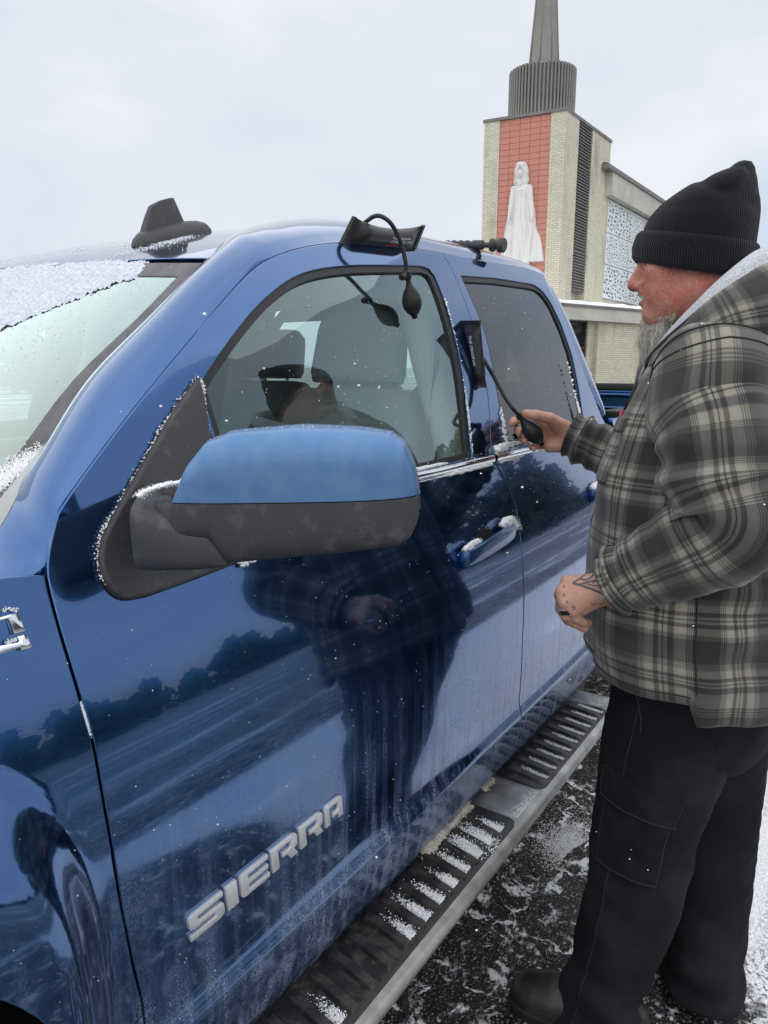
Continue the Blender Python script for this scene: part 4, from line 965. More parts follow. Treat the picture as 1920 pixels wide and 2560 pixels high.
def skin_mat(name,c1,c2,c3,sc):
    g=NG(name); ob=g.tc.outputs['Object']
    a=g.mix(g.step(g.noise(ob,22,4,.6),.38,.66),c1,c2); fine=g.noise(ob,260,4,.65)
    g.set(Base_Color=g.mix(g.math('MULTIPLY',g.step(fine,.48,.70),.55),a,c3),Roughness=.48,Subsurface_Weight=.12,Subsurface_Radius=(.010,.004,.002),Subsurface_Scale=1.0,Specular_IOR_Level=.4)
    wl=g.noise(g.mapping(ob,(70,70,230),rot=(R(20),R(25),0)),1,4,.6); g.bump(g.math('ADD',g.math('ADD',fine,g.noise(ob,90,4)),g.math('MULTIPLY',wl,.45)),.6,.0024); return g.m
SKINF=skin_mat('ruddy_weathered_skin',(.53,.235,.165),(.46,.125,.105),(.60,.36,.26),1)
SKINH=skin_mat('hand_skin',(.56,.315,.225),(.54,.255,.185),(.60,.37,.275),1)
def knit_mat():
    g=NG('black_rib_knit'); uv=g.tc.outputs['UV']; ob=g.tc.outputs['Object']; u,v,_=g.sep(uv)
    w=g.math('SINE',g.math('MULTIPLY',u,2*math.pi)); w2=g.math('SINE',g.math('MULTIPLY',v,2*math.pi*1.0))
    g.set(Base_Color=g.mix(g.step(w,-.6,.8),(.004,.0045,.006),(.016,.017,.020)),Roughness=.95,Sheen_Weight=.12,Specular_IOR_Level=.15)
    g.bump(g.math('ADD',w,g.math('MULTIPLY',g.noise(ob,600,3),.8)),.55,.0011); return g.m
KNIT=knit_mat()
FLEECE=pbr('heather_grey_fleece',(.40,.42,.45),.95,var=((.60,.62,.65),260,4),bump=(300,.5,.002),sheen=.3)
BLACKC=pbr('black_cotton',(.008,.008,.010),.95)
LEATH=pbr('black_boot_leather',(.012,.012,.013),.42,bump=(90,.35,.002),var=((.03,.03,.03),30,5))
HAIRM=pbr('grey_blond_beard',(.50,.45,.38),.6,var=((.78,.75,.70),160,2))
BF=np.array([math.cos(R(98)),math.sin(R(98)),0]); BL=np.array([-BF[1],BF[0],0])     # facing, own left
MAN=empty('person',(1.48,-.36,0),'bearded person in black beanie and plaid hooded jacket squeezing an air pump bulb','person')
# body first: neck, trunk and arms under the clothes with head and hands
HC=np.array((1.4835,-0.3325,1.6657)); HFW=np.array([math.cos(R(99)),math.sin(R(99)),0]); HL=np.array([-HFW[1],HFW[0],0]); HU=np.array([0,0,1.])
tl=R(3);HF=HFW*math.cos(tl)-HU*math.sin(tl);HUp=HFW*math.sin(tl)+HU*math.cos(tl)
HB=np.stack([HF,HUp,HL])
def loc(p): return (p-HC)@HB.T
def hw(u,v,w=0.): return HC+HF*u+HUp*v+HL*w
def head(p):
    q=loc(p).copy();sg=np.sign(q[:,2]);q[:,2]=np.abs(q[:,2])
    r=ell(q,(-.002,.028,0),(.088,.080,.071))
    r=smin(r,ell(q,(.036,-.028,0),(.056,.082,.058)),.03)
    r=smin(r,cone(q,(-.004,-.058,.050),(.066,-.096,.016),.022,.020),.03)
    r=smin(r,ell(q,(.072,-.094,0),(.020,.020,.026)),.02)
    r=smin(r,ell(q,(.060,-.018,.043),(.026,.022,.022)),.022)
    r=smin(r,ell(q,(.058,-.052,.034),(.026,.030,.022)),.02)
    r=smin(r,cone(q,(.089,.014,.004),(.082,.010,.042),.0115,.010),.014)
    r=smax(r,-ell(q,(.101,-.006,.033),(.016,.0125,.017)),.012)
    r=smin(r,ell(q,(.080,-.005,.032),(.0145,.0125,.0165)),.004)
    lid=np.abs(q[:,1]+.0065+.10*np.square(q[:,2]-.032)*8)-.0006
    r=np.where((q[:,0]>.082)&(np.abs(q[:,2]-.034)<.017)&(lid<0.0014),r+.0022,r)
    r=smin(r,cone(q,(.091,.005,0),(.107,-.029,0),.0095,.0130),.012)
    r=smin(r,ell(q,(.1085,-.0365,0),(.0145,.0118,.0145)),.006)
    r=smin(r,ell(q,(.094,-.0415,.0145),(.0140,.0105,.0090)),.006)
    r=smax(r,-ell(q,(.098,-.0495,.0075),(.006,.004,.004)),.003)
    r=smin(r,ell(q,(.088,-.0565,0),(.013,.0085,.026)),.009)
    r=smin(r,ell(q,(.088,-.0715,0),(.0125,.0080,.021)),.006)
    r=smax(r,-(np.sqrt(np.square((q[:,0]-.100)/2.2)+np.square(q[:,1]+.0640))-.0040+np.maximum(0,q[:,2]-.022)),.003)
    # crow's feet and cheek crease
    for k,(a,b,c,d) in enumerate(((.066,-.003,.050,.004),(.067,-.008,.048,-.008),(.066,-.013,.049,-.020))):
        r=smax(r,-(cone(q,(a,b,.058),(c,d,.066),.0022,.0012)),.003)
    r=smax(r,-cone(q,(.088,-.040,.024),(.070,-.072,.038),.0035,.002),.006)
    ear=ell(q,(-.004,.000,.074),(.019,.031,.0085));ear=smin(ear,ell(q,(.003,-.024,.072),(.010,.011,.007)),.006);ear=smax(ear,-ell(q,(.0,.002,.083),(.010,.018,.006)),.004)
    r=smin(r,ear,.005)
    r=smin(r,cone(q,(-.030,-.05,0),(-.062,-.22,0),.058,.070),.03)
    return r+.0006*fnoise(p,180,3)
hv,hf_=surfnet(head,HC-[.17,.17,.24],HC+[.17,.17,.15],.0032)
SHL=np.array((1.3047,-0.4169,1.4393));ELL_=np.array((1.2476,-0.4662,1.2250));WRL=np.array((1.2492,-0.2842,1.0763))
SHR=np.array((1.6375,-0.2913,1.4364));ELR=np.array([1.70,-.30,1.215]);WRR=np.array((1.6835,-0.0505,1.3021))
def hand_sdf(fing,palm,extra=()):
    def f(p):
        r=None
        for a,b,ra,rb in palm:
            d=cone(p,a,b,ra,rb);r=d if r is None else smin(r,d,.012)
        for pts,rad in fing:
            d=None
            for i in range(len(pts)-1):
                e=cone(p,pts[i],pts[i+1],rad[i],rad[i+1]);d=e if d is None else smin(d,e,.003)
            r=smin(r,d,.0045)
        for c,rr in extra: r=smin(r,ell(p,c,rr),.008)
        return r+.0004*fnoise(p,400,5)
    return f
A_=np.array
# right hand closed on the bulb
Rw=A_((1.6909,-0.0560,1.2999));Rw2=A_((1.6742,-0.0371,1.3002))
ri=[A_((1.6659,0.0363,1.3429)),A_((1.6574,0.0748,1.3428)),A_((1.6232,0.0890,1.3384)),A_((1.5837,0.0759,1.3347))]
rm=[A_((1.6782,0.0361,1.3195)),A_((1.6680,0.0719,1.3165)),A_((1.6293,0.0802,1.3149)),A_((1.5912,0.0598,1.3139))]
rr=[A_((1.6774,0.0285,1.2982)),A_((1.6676,0.0601,1.2943)),A_((1.6324,0.0670,1.2948)),A_((1.5961,0.0457,1.2951))]
rp_=[A_((1.6692,0.0140,1.2820)),A_((1.6642,0.0387,1.2759)),A_((1.6364,0.0437,1.2762)),A_((1.6063,0.0257,1.2762))]
rt_=[A_((1.6566,-0.0294,1.3242)),A_((1.6133,-0.0073,1.3487)),A_((1.5843,0.0170,1.3579)),A_((1.5759,0.0396,1.3603))]
rpalm=[(Rw,Rw2,.029,.028),(Rw2,ri[0],.026,.016),(Rw2,rm[0],.024,.016),(Rw2,rr[0],.024,.0155),(Rw2,rp_[0],.024,.0145),(A_((1.6568,-0.0296,1.3204)),A_((1.6348,-0.0102,1.3381)),.020,.017),(A_((1.6646,-0.0286,1.2830)),A_((1.6466,0.0027,1.2788)),.019,.015),(WRR,Rw,.030,.029)]
rf=hand_sdf([(ri,(.0125,.0105,.0095,.0085)),(rm,(.0125,.0108,.0098,.0088)),(rr,(.012,.0102,.0094,.0084)),(rp_,(.011,.0092,.0084,.0076)),(rt_,(.017,.0135,.0115,.0095))],rpalm)
allp=np.vstack([ri,rm,rr,rp_,rt_,[Rw]]);rv_,rf_=surfnet(rf,allp.min(0)-.035,allp.max(0)+.035,.0024)
# left hand hanging, loosely curled
Lw=A_((1.2561,-0.2941,1.0808));Lw2=A_((1.2447,-0.2689,1.0762))
li=[A_((1.2307,-0.2101,1.0785)),A_((1.2444,-0.1895,1.0470)),A_((1.2640,-0.1915,1.0156)),A_((1.2740,-0.2059,1.0035))]
lm=[A_((1.2141,-0.2072,1.0646)),A_((1.2246,-0.2013,1.0273)),A_((1.2426,-0.2098,1.0017)),A_((1.2574,-0.2205,0.9915))]
lr=[A_((1.2066,-0.2139,1.0488)),A_((1.2144,-0.2147,1.0205)),A_((1.2330,-0.2256,1.0024)),A_((1.2504,-0.2385,0.9896))]
lp_=[A_((1.2119,-0.2286,1.0349)),A_((1.2196,-0.2327,1.0173)),A_((1.2373,-0.2407,1.0051)),A_((1.2543,-0.2441,1.0006))]
lt_=[A_((1.2581,-0.2532,1.0799)),A_((1.2730,-0.2219,1.0730)),A_((1.2831,-0.2014,1.0524)),A_((1.2855,-0.1961,1.0306))]
lpalm=[(Lw,Lw2,.0265,.025),(Lw2,li[0],.023,.0135),(Lw2,lm[0],.0225,.0135),(Lw2,lr[0],.022,.013),(Lw2,lp_[0],.022,.0125),(WRL+BL*0,Lw,.028,.027),(A_((1.2483,-0.2653,1.0563)),A_((1.2315,-0.2410,1.0348)),.017,.013)]
lf=hand_sdf([(li,(.0118,.010,.009,.008)),(lm,(.0122,.0104,.0094,.0084)),(lr,(.0118,.0102,.0092,.0086)),(lp_,(.0105,.009,.008,.0074)),(lt_,(.0165,.0125,.0105,.0088))],lpalm)
allp=np.vstack([li,lm,lr,lp_,lt_,[Lw]]);lv_,lf_=surfnet(lf,allp.min(0)-.035,allp.max(0)+.035,.0022)
TC=(SHL+SHR)/2
def trunk(p):
    nb=hw(-.055,-.19);r=cone(p,nb,TC-[0,0,.04],.056,.06);pel=np.array([1.50,-.40,.92])
    r=smin(r,cone(p,TC-[0,0,.16],pel,.115,.115),.06)
    for a,b,c in((SHL,ELL_,WRL),(SHR,ELR,WRR)):
        r=smin(r,cone(p,TC-[0,0,.03],a-[0,0,.03],.06,.05),.04);r=smin(r,cone(p,a,b,.052,.042),.03);r=smin(r,cone(p,b,c,.040,.028),.02)
    return r
tv,tf=surfnet(trunk,(1.10,-.75,.75),(1.95,.02,1.64),.016)
v,f=merge([(hv,[tuple(q) for q in hf_]),(rv_,[tuple(q) for q in rf_]),(lv_,[tuple(q) for q in lf_]),(tv,[tuple(q) for q in tf])])
BODY=mesh('body',v,f,SKINF,MAN); BODY.data.materials.append(SKINH)
mi=np.zeros(len(f),np.int32);mi[len(hf_):]=1;BODY.data.polygons.foreach_set('material_index',mi)
# ---- soft goods: rings along a path, with folds
class Loft:
    def __init__(s,cen,ax1,ax2,r1,r2,pw=2.0,nl=90,na=72,fold=None,lenscale=1.0):
        s.c=catmull(cen,nl);k=np.linspace(0,1,nl);kk=np.linspace(0,1,len(cen))
        d=np.r_[0,np.cumsum(np.linalg.norm(np.diff(np.asarray(cen,float),axis=0),axis=1))];kk=d/d[-1]
        s.r1=np.interp(k,kk,r1);s.r2=np.interp(k,kk,r2);s.nl,s.na=nl,na;s.pw=pw
        for _ in range(3):
            for a in('r1','r2'):
                w=getattr(s,a);w[1:-1]=(w[:-2]+2*w[1:-1]+w[2:])/4
        if ax1 is None:
            t,n,b=frames(s.c);s.a1=n;s.a2=b
        else:
            s.a1=np.broadcast_to(ax1,(nl,3));s.a2=np.broadcast_to(ax2,(nl,3))
        s.fold=fold;s.L=np.r_[0,np.cumsum(np.linalg.norm(np.diff(s.c,axis=0),axis=1))]
    def pt(s,k,th,off=0.):
        """k in 0..1, th angle arrays"""
        k=np.asarray(k,float);th=np.asarray(th,float);x=k*(s.nl-1);i=np.clip(x.astype(int),0,s.nl-2);t=(x-i)[...,None]
        L=lambda a:a[i]*(1-t)+a[i+1]*t if a.ndim==2 else a[i]*(1-t[...,0])+a[i+1]*t[...,0]
        c,a1,a2,r1,r2=L(s.c),L(s.a1),L(s.a2),L(s.r1),L(s.r2);co,si=np.cos(th),np.sin(th);e=2/s.pw
        dv=a1*(np.sign(co)*np.abs(co)**e*1.0)[...,None]*r1[...,None]+a2*(np.sign(si)*np.abs(si)**e)[...,None]*r2[...,None]
        n=a1*(co/np.maximum(r1,1e-4))[...,None]+a2*(si/np.maximum(r2,1e-4))[...,None];n=n/np.linalg.norm(n,axis=-1,keepdims=True)
        p=c+dv;h=off
        if s.fold is not None: h=h+s.fold(k,th,p)
        return p+n*np.asarray(h)[...,None] if not np.isscalar(h) else p+n*h
    def uv(s,k,th): return np.stack([th*np.interp(k,np.linspace(0,1,s.nl),(s.r1+s.r2)/2).mean(),k*s.L[-1]],-1)
    def build(s,name,mat,par,k0=0,k1=1,hem=True,shift=None,capend=False):
        k=np.linspace(k0,k1,s.nl);th=np.linspace(0,2*np.pi,s.na+1);K,Th=np.meshgrid(k,th,indexing='ij')
        P=s.pt(K,Th);UV=s.uv(K,Th)
        if shift is not None: P=P+shift(K,Th)
        P[:,-1]=P[:,0]
        rows=[P];ur=[UV]
        if hem:
            c=P[-1].mean(0);q1=P[-1]+(c-P[-1])*.03;q2=P[-3]+(c-P[-3])*.09;rows+=[q1[None],q2[None]];ur+=[UV[-1:],UV[-1:]]
        P=np.concatenate(rows);UV=np.concatenate(ur)
        v,f=gridvf(P);return mesh(name,v,f,mat,par,uv=UV.reshape(-1,2))
def wr(k,th,p,amp,sc,seed): return amp*fnoise(p,sc,seed)
# trunk of the jacket (front silhouette points, half depth, half width)
jf=np.array([(1.4940,-0.2950,1.5182),(1.4941,-0.2775,1.4894),(1.4890,-0.2527,1.4465),(1.4771,-0.2355,1.4029),(1.4636,-0.2160,1.3467),(1.4503,-0.1969,1.2649),(1.4436,-0.1873,1.1727),(1.4408,-0.1832,1.0868),(1.4408,-0.1832,0.9989),(1.4452,-0.1895,0.9271),(1.4494,-0.1956,0.8888)])
hd=[.085,.10,.125,.142,.156,.170,.180,.187,.190,.190,.188];hwd=[.105,.155,.205,.222,.226,.224,.222,.222,.224,.228,.230]
jc=jf-BF*np.array(hd)[:,None]
def jfold(k,th,p):
    lo=sstep(.45,1.0,k)
    d=.010*fnoise(p*[1,1,.40],26,11)+.006*fnoise(p*[1,1,.6],58,12)+lo*.010*np.sin(th*5+3*fnoise(p,9,4))*.8
    d=d+.006*(1-2*np.abs(fnoise(p*[1,1,.55],38,14)))
    d=d+.010*sstep(.15,.5,k)*np.exp(-np.square((th-np.pi/2-.35)/.5))*np.sin(p[...,2]*70+th*3)*.5
    return d
def fn3(f):  # noise on arrays of any shape
    return f
_fn=fnoise
def fnoise(p,scale,seed=0):
    sh=p.shape[:-1];return _fn(p.reshape(-1,3),scale,seed).reshape(sh)
JK=Loft(jc,BF,BL,hd,hwd,2.35,110,96,jfold)
def jshift(K,Th):
    back=((Th>np.pi*.5+.12)&(Th<np.pi*1.5)).astype(float)
    z=np.zeros(K.shape+(3,));z[...,2]=-.038*back*sstep(.93,1.0,K);return z
J=JK.build('jacket',PLAID,MAN,shift=jshift)
SEAM=pbr('dark_jacket_seam',(.022,.021,.019),.95)
# chest pocket, lower pocket, red tag
def patch(L,k0,k1,t0,t1,off,mat,name,par,nk=14,nt=14,uvo=(0,0)):
    K,Th=np.meshgrid(np.linspace(k0,k1,nk),np.linspace(t0,t1,nt),indexing='ij');P=L.pt(K,Th,off);Q=L.pt(K,Th,-.004)
    rows=[Q[0],*P,Q[-1]];P2=np.array(rows);P2=np.concatenate([np.concatenate([Q[:1,:1],Q[:,:1],Q[-1:,:1]],0),P2,np.concatenate([Q[:1,-1:],Q[:,-1:],Q[-1:,-1:]],0)],1)
    UV=L.uv(K,Th);UV=np.pad(UV,((1,1),(1,1),(0,0)),mode='edge')+np.array(uvo);v,f=gridvf(P2);return mesh(name,v,f,mat,par,uv=UV.reshape(-1,2),angle=50)
patch(JK,.235,.41,.20,.74,.005,PLAID,'chest_pocket',J,uvo=(.03,.05)); patch(JK,.228,.262,.19,.75,.008,PLAID,'pocket_flap',J,uvo=(.03,.05))
REDT=pbr('red_woven_tag',(.45,.02,.05),.8); WHT=pbr('white_print',(.75,.75,.75),.7)
tgm=patch(JK,.214,.232,.24,.32,.009,REDT,'pocket_tag',J,4,4); patch(JK,.219,.227,.268,.295,.0102,WHT,'tag_print',tgm,3,3)
# dark front edge of the open jacket and the shirt under it
ks=np.linspace(.17,.97,40); v,f=tubevf(JK.pt(ks,np.full(40,-.05),.002),.007,8); mesh('front_edge',v,f,BLACKC,J)
sc=[hw(-.045,-.118),hw(-.045,-.155),hw(-.03,-.20),hw(-.015,-.25),hw(-.01,-.36)]; SH=Loft(sc,BF,BL,[.070,.080,.108,.128,.135],[.068,.078,.115,.15,.16],2.2,30,40); SH.build('shirt',BLACKC,MAN,hem=False)
# sleeves
def sfold(seed,el,inner):
    def f(k,th,p):
        e=np.exp(-np.square((k-el)/.16));w=np.exp(-np.square((k-1)/.14))
        d=.009*fnoise(p,30,seed)+.004*fnoise(p,70,seed+1)+.006*(1-2*np.abs(fnoise(p*[1,1,.8],42,seed+7)))
        d=d+e*.015*np.sin(k*62+1.3*np.cos(th-inner)+2*fnoise(p,14,seed+2))*(.35+.65*np.clip(np.cos(th-inner),0,1))
        d=d+w*.006*np.sin(k*95+fnoise(p,20,seed+3)*2);return d
    return f
lcen=[SHL+(TC-SHL)*.42+[0,0,.03],SHL+(TC-SHL)*.12+[0,0,.012],SHL+[0,0,-.045],SHL*.62+ELL_*.38,SHL*.25+ELL_*.75+BL*.004,ELL_+BL*.004-BF*.006,ELL_*.80+WRL*.20-[0,0,.012],ELL_*.45+WRL*.55-[0,0,.004],WRL*.82+ELL_*.18,WRL*.92+ELL_*.08,WRL*.975+ELL_*.025]
SL=Loft(lcen,None,None,[.080,.092,.098,.096,.091,.086,.077,.063,.052,.045,.043],[.080,.092,.098,.095,.090,.084,.075,.061,.050,.044,.042],2.1,130,72,sfold(31,.50,1.0))
sl_=SL.build('sleeve',PLAID,J)
for kk_ in(.085,.105):
    v,f=tubevf(SL.pt(np.full(70,kk_),np.linspace(0,2*np.pi,70),.0012),.0013,5); mesh('sleeve_seam',v,f,SEAM,J)
v,f=tubevf(SL.pt(np.linspace(.62,.945,50),np.full(50,.55),.001),.0012,5); mesh('sleeve_seam',v,f,SEAM,J)
kj=np.linspace(.30,.985,60); v,f=tubevf(JK.pt(kj,np.full(60,np.pi/2+.12),.001),.0013,5); mesh('side_seam',v,f,SEAM,J)
v,f=tubevf(JK.pt(np.full(60,.972),np.linspace(-.1,np.pi/2+.1,60),.001),.0011,5); mesh('hem_stitch',v,f,SEAM,J)
rcen=[SHR+(TC-SHR)*.42+[0,0,.03],SHR+(TC-SHR)*.1+[0,0,.01],SHR+[0,0,-.05],SHR*.6+ELR*.4,SHR*.25+ELR*.75,ELR,ELR*.75+WRR*.25,ELR*.4+WRR*.6,ELR*.12+WRR*.88,WRR+(WRR-ELR)*.05]
SR=Loft(rcen,None,None,[.085,.095,.10,.095,.088,.080,.068,.058,.049,.046],[.085,.095,.10,.095,.088,.080,.068,.058,.049,.046],2.1,110,64,sfold(51,.55,2.0)); SR.build('sleeve',PLAID,J)
for LL,wr_ in((SL,.0),(SR,.0)):
    K,Th=np.meshgrid(np.linspace(.945,1.0,8),np.linspace(0,2*np.pi,65),indexing='ij');P=LL.pt(K,Th,.004);UV=LL.uv(K,Th)+[.03,.05]
    P=np.concatenate([LL.pt(K[:1],Th[:1],-.002),P,LL.pt(K[-1:],Th[-1:],-.006)]);UV=np.pad(UV,((1,1),(0,0),(0,0)),mode='edge');v,f=gridvf(P);mesh('cuff',v,f,PLAID,J,uv=UV.reshape(-1,2))
# hood lying round the neck, grey lining at its lip
lip=np.array([(1.5024,-0.2544,1.4384),(1.4805,-0.2755,1.4815),(1.4261,-0.3199,1.5303),(1.3869,-0.3686,1.5782),(1.3763,-0.4148,1.6197),(1.4052,-0.4478,1.6495),(1.4973,-0.4752,1.6681),(1.6099,-0.4796,1.6743),(1.6759,-0.4345,1.6782),(1.6693,-0.3723,1.6511),(1.6150,-0.3116,1.5869),(1.5646,-0.2740,1.5142),(1.5209,-0.2548,1.4421)])
bas=np.array([(1.4922,-0.2398,1.3944),(1.4346,-0.2883,1.4438),(1.3554,-0.3495,1.4873),(1.3116,-0.4005,1.5222),(1.3077,-0.4475,1.5429),(1.3536,-0.4961,1.5498),(1.4945,-0.5415,1.5625),(1.6589,-0.5503,1.5644),(1.7615,-0.4877,1.5643),(1.7667,-0.3899,1.5511),(1.7145,-0.2971,1.5175),(1.6097,-0.2512,1.4574),(1.5111,-0.2407,1.3977)])
lp2=catmull(lip,120);bs2=catmull(bas,120);bs2[:,2]-=.035*np.sin(np.pi*np.linspace(0,1,120));nrow=22;P=[]
for i in range(nrow):
    t=i/(nrow-1);base=lp2*(1-t)+bs2*t;outd=base-hw(-.045,-.12);outd[:,2]*=.3;outd/=np.linalg.norm(outd,axis=1,keepdims=True)
    endf=np.minimum(1,np.minimum(np.arange(120),119-np.arange(120))/14.)
    P.append(base+outd*(.034*np.sin(np.pi*min(t*1.05,1))**.8*endf)[:,None]+outd*(.006*fnoise(base*[1,1,1.5],38,77)*np.sin(np.pi*t))[:,None]+np.array([0,0,1.])*(.008*np.sin(np.pi*t)*fnoise(base,22,78))[:,None])
P=np.array(P);UV=np.stack(np.broadcast_arrays(np.linspace(0,1,120)[None]*1.05,np.linspace(0,1,nrow)[:,None]*.16),-1)
v,f=gridvf(P); HOOD=mesh('hood',v,f,PLAID,J,uv=(UV+[.02,.04]).reshape(-1,2))
ctr=hw(-.045,-.13);inn=ctr-lp2;inn[:,2]=0;inn/=np.linalg.norm(inn,axis=1,keepdims=True)
rows=[]
for dx,dz in((-.024,-.020),(-.021,-.006),(-.012,.008),(.0,.0145),(.012,.011),(.020,-.002),(.020,-.03),(.016,-.06)): rows.append(lp2+inn*(dx+.002*fnoise(lp2,60,5))[:,None]+[0,0,dz])
v,f=gridvf(np.array(rows)); mesh('hood_lining',v,[q[::-1] for q in f],FLEECE,J)
rows=[]
tp_=np.sin(np.pi*np.linspace(0.04,1,34))[:,None]**.6
for dx,dz in((-.040,-.040),(-.040,-.028),(-.032,-.018),(-.020,-.012),(-.010,-.012)): rows.append(lp2[4:38]+(inn[4:38]*dx+[0,0,dz])*tp_)
v,f=gridvf(np.array(rows)); mesh('collar_facing',v,[q[::-1] for q in f],BLACKC,J)
# ---- trousers
def pfold(seed):
    def f(k,th,p):
        lo=sstep(.72,1.0,k);kn=np.exp(-np.square((k-.55)/.14))
        rd=lambda sc,sd,st: 1-2*np.abs(fnoise(p*st,sc,sd))
        return .011*fnoise(p*[1,1,.45],22,seed)+.005*rd(34,seed+1,np.array([1,1,.75]))*(.4+.6*np.clip(kn+lo,0,1))+.003*rd(70,seed+5,np.array([1,1,1.3]))+lo*.007*np.sin(k*62+2.5*np.cos(th+seed)+4.5*fnoise(p,15,seed+2))
    return f
LEGL=Loft([(1.4689,-0.3817,0.9608),(1.4378,-0.3806,0.8685),(1.4234,-0.3775,0.8042),(1.4096,-0.3576,0.6804),(1.4069,-0.3449,0.5581),(1.3955,-0.3285,0.3667),(1.3764,-0.3009,0.1961),(1.3708,-0.2840,0.0974),(1.3739,-0.2797,0.0336)],None,None,[.11,.122,.125,.118,.104,.093,.084,.083,.090],[.13,.128,.125,.118,.104,.093,.084,.083,.090],2.0,120,64,pfold(61))
LEGR=Loft([(1.5723,-0.3904,0.9308),(1.6219,-0.4004,0.7960),(1.6370,-0.4135,0.6676),(1.6476,-0.4288,0.4863),(1.6342,-0.4445,0.2911),(1.6054,-0.4556,0.1223),(1.5960,-0.4597,0.0324)],None,None,[.11,.12,.115,.101,.088,.080,.086],[.12,.122,.115,.101,.088,.080,.086],2.0,110,60,pfold(71))
hc=[(1.4880,-0.3741,1.0047),(1.4990,-0.3812,0.9166),(1.5107,-0.3893,0.8258),(1.5232,-0.3985,0.7415),(1.5334,-0.4044,0.6829)]
HIP=Loft(hc,BF,BL,[.15,.158,.155,.140,.10],[.19,.205,.208,.20,.15],2.2,40,64,pfold(81)); TR=HIP.build('trousers',BLACKT,MAN,hem=False)
LEGL.build('trouser_leg',BLACKT,TR); LEGR.build('trouser_leg',BLACKT,TR)
# cargo pocket on the near thigh: find the angle of the leg facing away from the wearer's centre
def camth(L,k,d): th=np.linspace(0,2*np.pi,90);p=L.pt(np.full(90,k),th);return th[np.argmax(p@d)]
td=camth(LEGL,.42,BL+BF*.15)
def orient(L,k,t): p0=L.pt(np.array([k]),np.array([t]))[0];p1=L.pt(np.array([k]),np.array([t+.2]))[0];return 1 if (p1-p0)@BF>0 else -1
sg=orient(LEGL,.42,td)
def rng_(a,b): return (td+sg*a,td+sg*b) if sg>0 else (td+sg*b,td+sg*a)
cp=patch(LEGL,.33,.545,*rng_(-.62,.62),.007,BLACKT,'cargo_pocket',TR,20,20); patch(LEGL,.315,.385,*rng_(-.66,.66),.013,BLACKT,'pocket_flap',TR,10,20)
# stitched seam of the leg and pocket edges as thin cords
def cord(L,ks,ths,off,r,name,par,mat):
    v,f=tubevf(L.pt(np.array(ks),np.array(ths),off),r,5); return mesh(name,v,f,mat,par)
STITCH=pbr('dark_stitching',(.024,.025,.030),.9)
k_=np.linspace(.1,.97,60); cord(LEGL,k_,np.full(60,td+sg*.30),.0006,.0010,'side_seam',TR,STITCH)
a,b=rng_(-.66,.66);k_=np.linspace(a,b,20); cord(LEGL,np.full(20,.381),k_,.0135,.0011,'flap_stitch',TR,STITCH); cord(LEGL,np.full(20,.54),np.linspace(*rng_(-.60,.60),20),.0075,.0011,'pocket_stitch',TR,STITCH)
for e_ in(-.60,.60): cord(LEGL,np.linspace(.385,.54,20),np.full(20,td+sg*e_),.0065,.0011,'pocket_stitch',TR,STITCH)
for e_ in(-.65,.65): cord(LEGL,np.linspace(.318,.383,12),np.full(12,td+sg*e_),.0125,.0010,'flap_stitch',TR,STITCH)
k_=np.linspace(.10,.22,16); cord(LEGL,k_,td+sg*(.62-.45*np.sin(np.linspace(0,np.pi/2,16))),.003,.0016,'hand_pocket_edge',TR,STITCH)
# ---- boots
def boot(heel,toe,name,ank):
    heel=np.array(heel,float);toe=np.array(toe,float);d=toe-heel;Ln=np.linalg.norm(d);d/=Ln;s=np.array([-d[1],d[0],0.]);B=np.stack([d,s,[0,0,1.]])
    def f(p):
        q=(p-heel)@B.T
        r=ell(q,(Ln*.76,0,.048),(Ln*.26,.050,.050));r=smin(r,ell(q,(Ln*.22,0,.060),(.075,.043,.065)),.03);r=smin(r,cone(q,(Ln*.30,0,.07),(Ln*.62,0,.055),.046,.047),.03)
        aq=(np.array(ank)-heel)@B.T;r=smin(r,cone(q,(Ln*.24,0,.08),(aq[0],aq[1],.24),.050,.058),.04)
        return smax(r,.018-q[:,2],.008)
    lo=np.minimum(heel,toe)-[.12,.12,.02];hi=np.maximum(heel,toe)+[.12,.12,.30]
    v,fc=surfnet(f,lo,hi,.007);b=mesh(name,v,fc,LEATH,MAN)
    # welted sole
    n=40;th=np.linspace(0,2*np.pi,n,endpoint=False);x=np.cos(th);y=np.sin(th);w=.047*(1+.14*x)*np.sign(y)*np.abs(y)**.7*np.where(x>-.2,1,.9)
    pl=[heel+d*(Ln*.5+Ln*.52*np.sign(a)*abs(a)**.75)+s*c for a,c in zip(x,w)];rows=[]
    for z,g in((.0,.96),(.004,1),(.016,1.0),(.020,1.03),(.028,1.03),(.031,.97)): rows.append([(heel+d*Ln*.5)+(p-(heel+d*Ln*.5))*g+np.array([0,0,z]) for p in pl])
    v,fc=gridvf(np.array(rows),True);fc+=[tuple(range(n-1,-1,-1)),tuple(range(5*n,6*n))];mesh('sole',v,fc,RUBBER,b,angle=40)
    for k in range(5):
        c=heel+d*Ln*(.36+.065*k);z=.135-.013*k;v,fc=tubevf([c+s*t*.036+np.array([0,0,z-.028*t*t*1.2-.012*abs(t)]) for t in np.linspace(-1,1,9)],.0028,6);mesh('lace',v,fc,BLACKC,b)
    return b
boot((1.395,-.375,0),(1.333,-.095,0),'boot',LEGL.c[-8]); boot((1.592,-.515,0),(1.70,-.265,0),'boot',LEGR.c[-8])
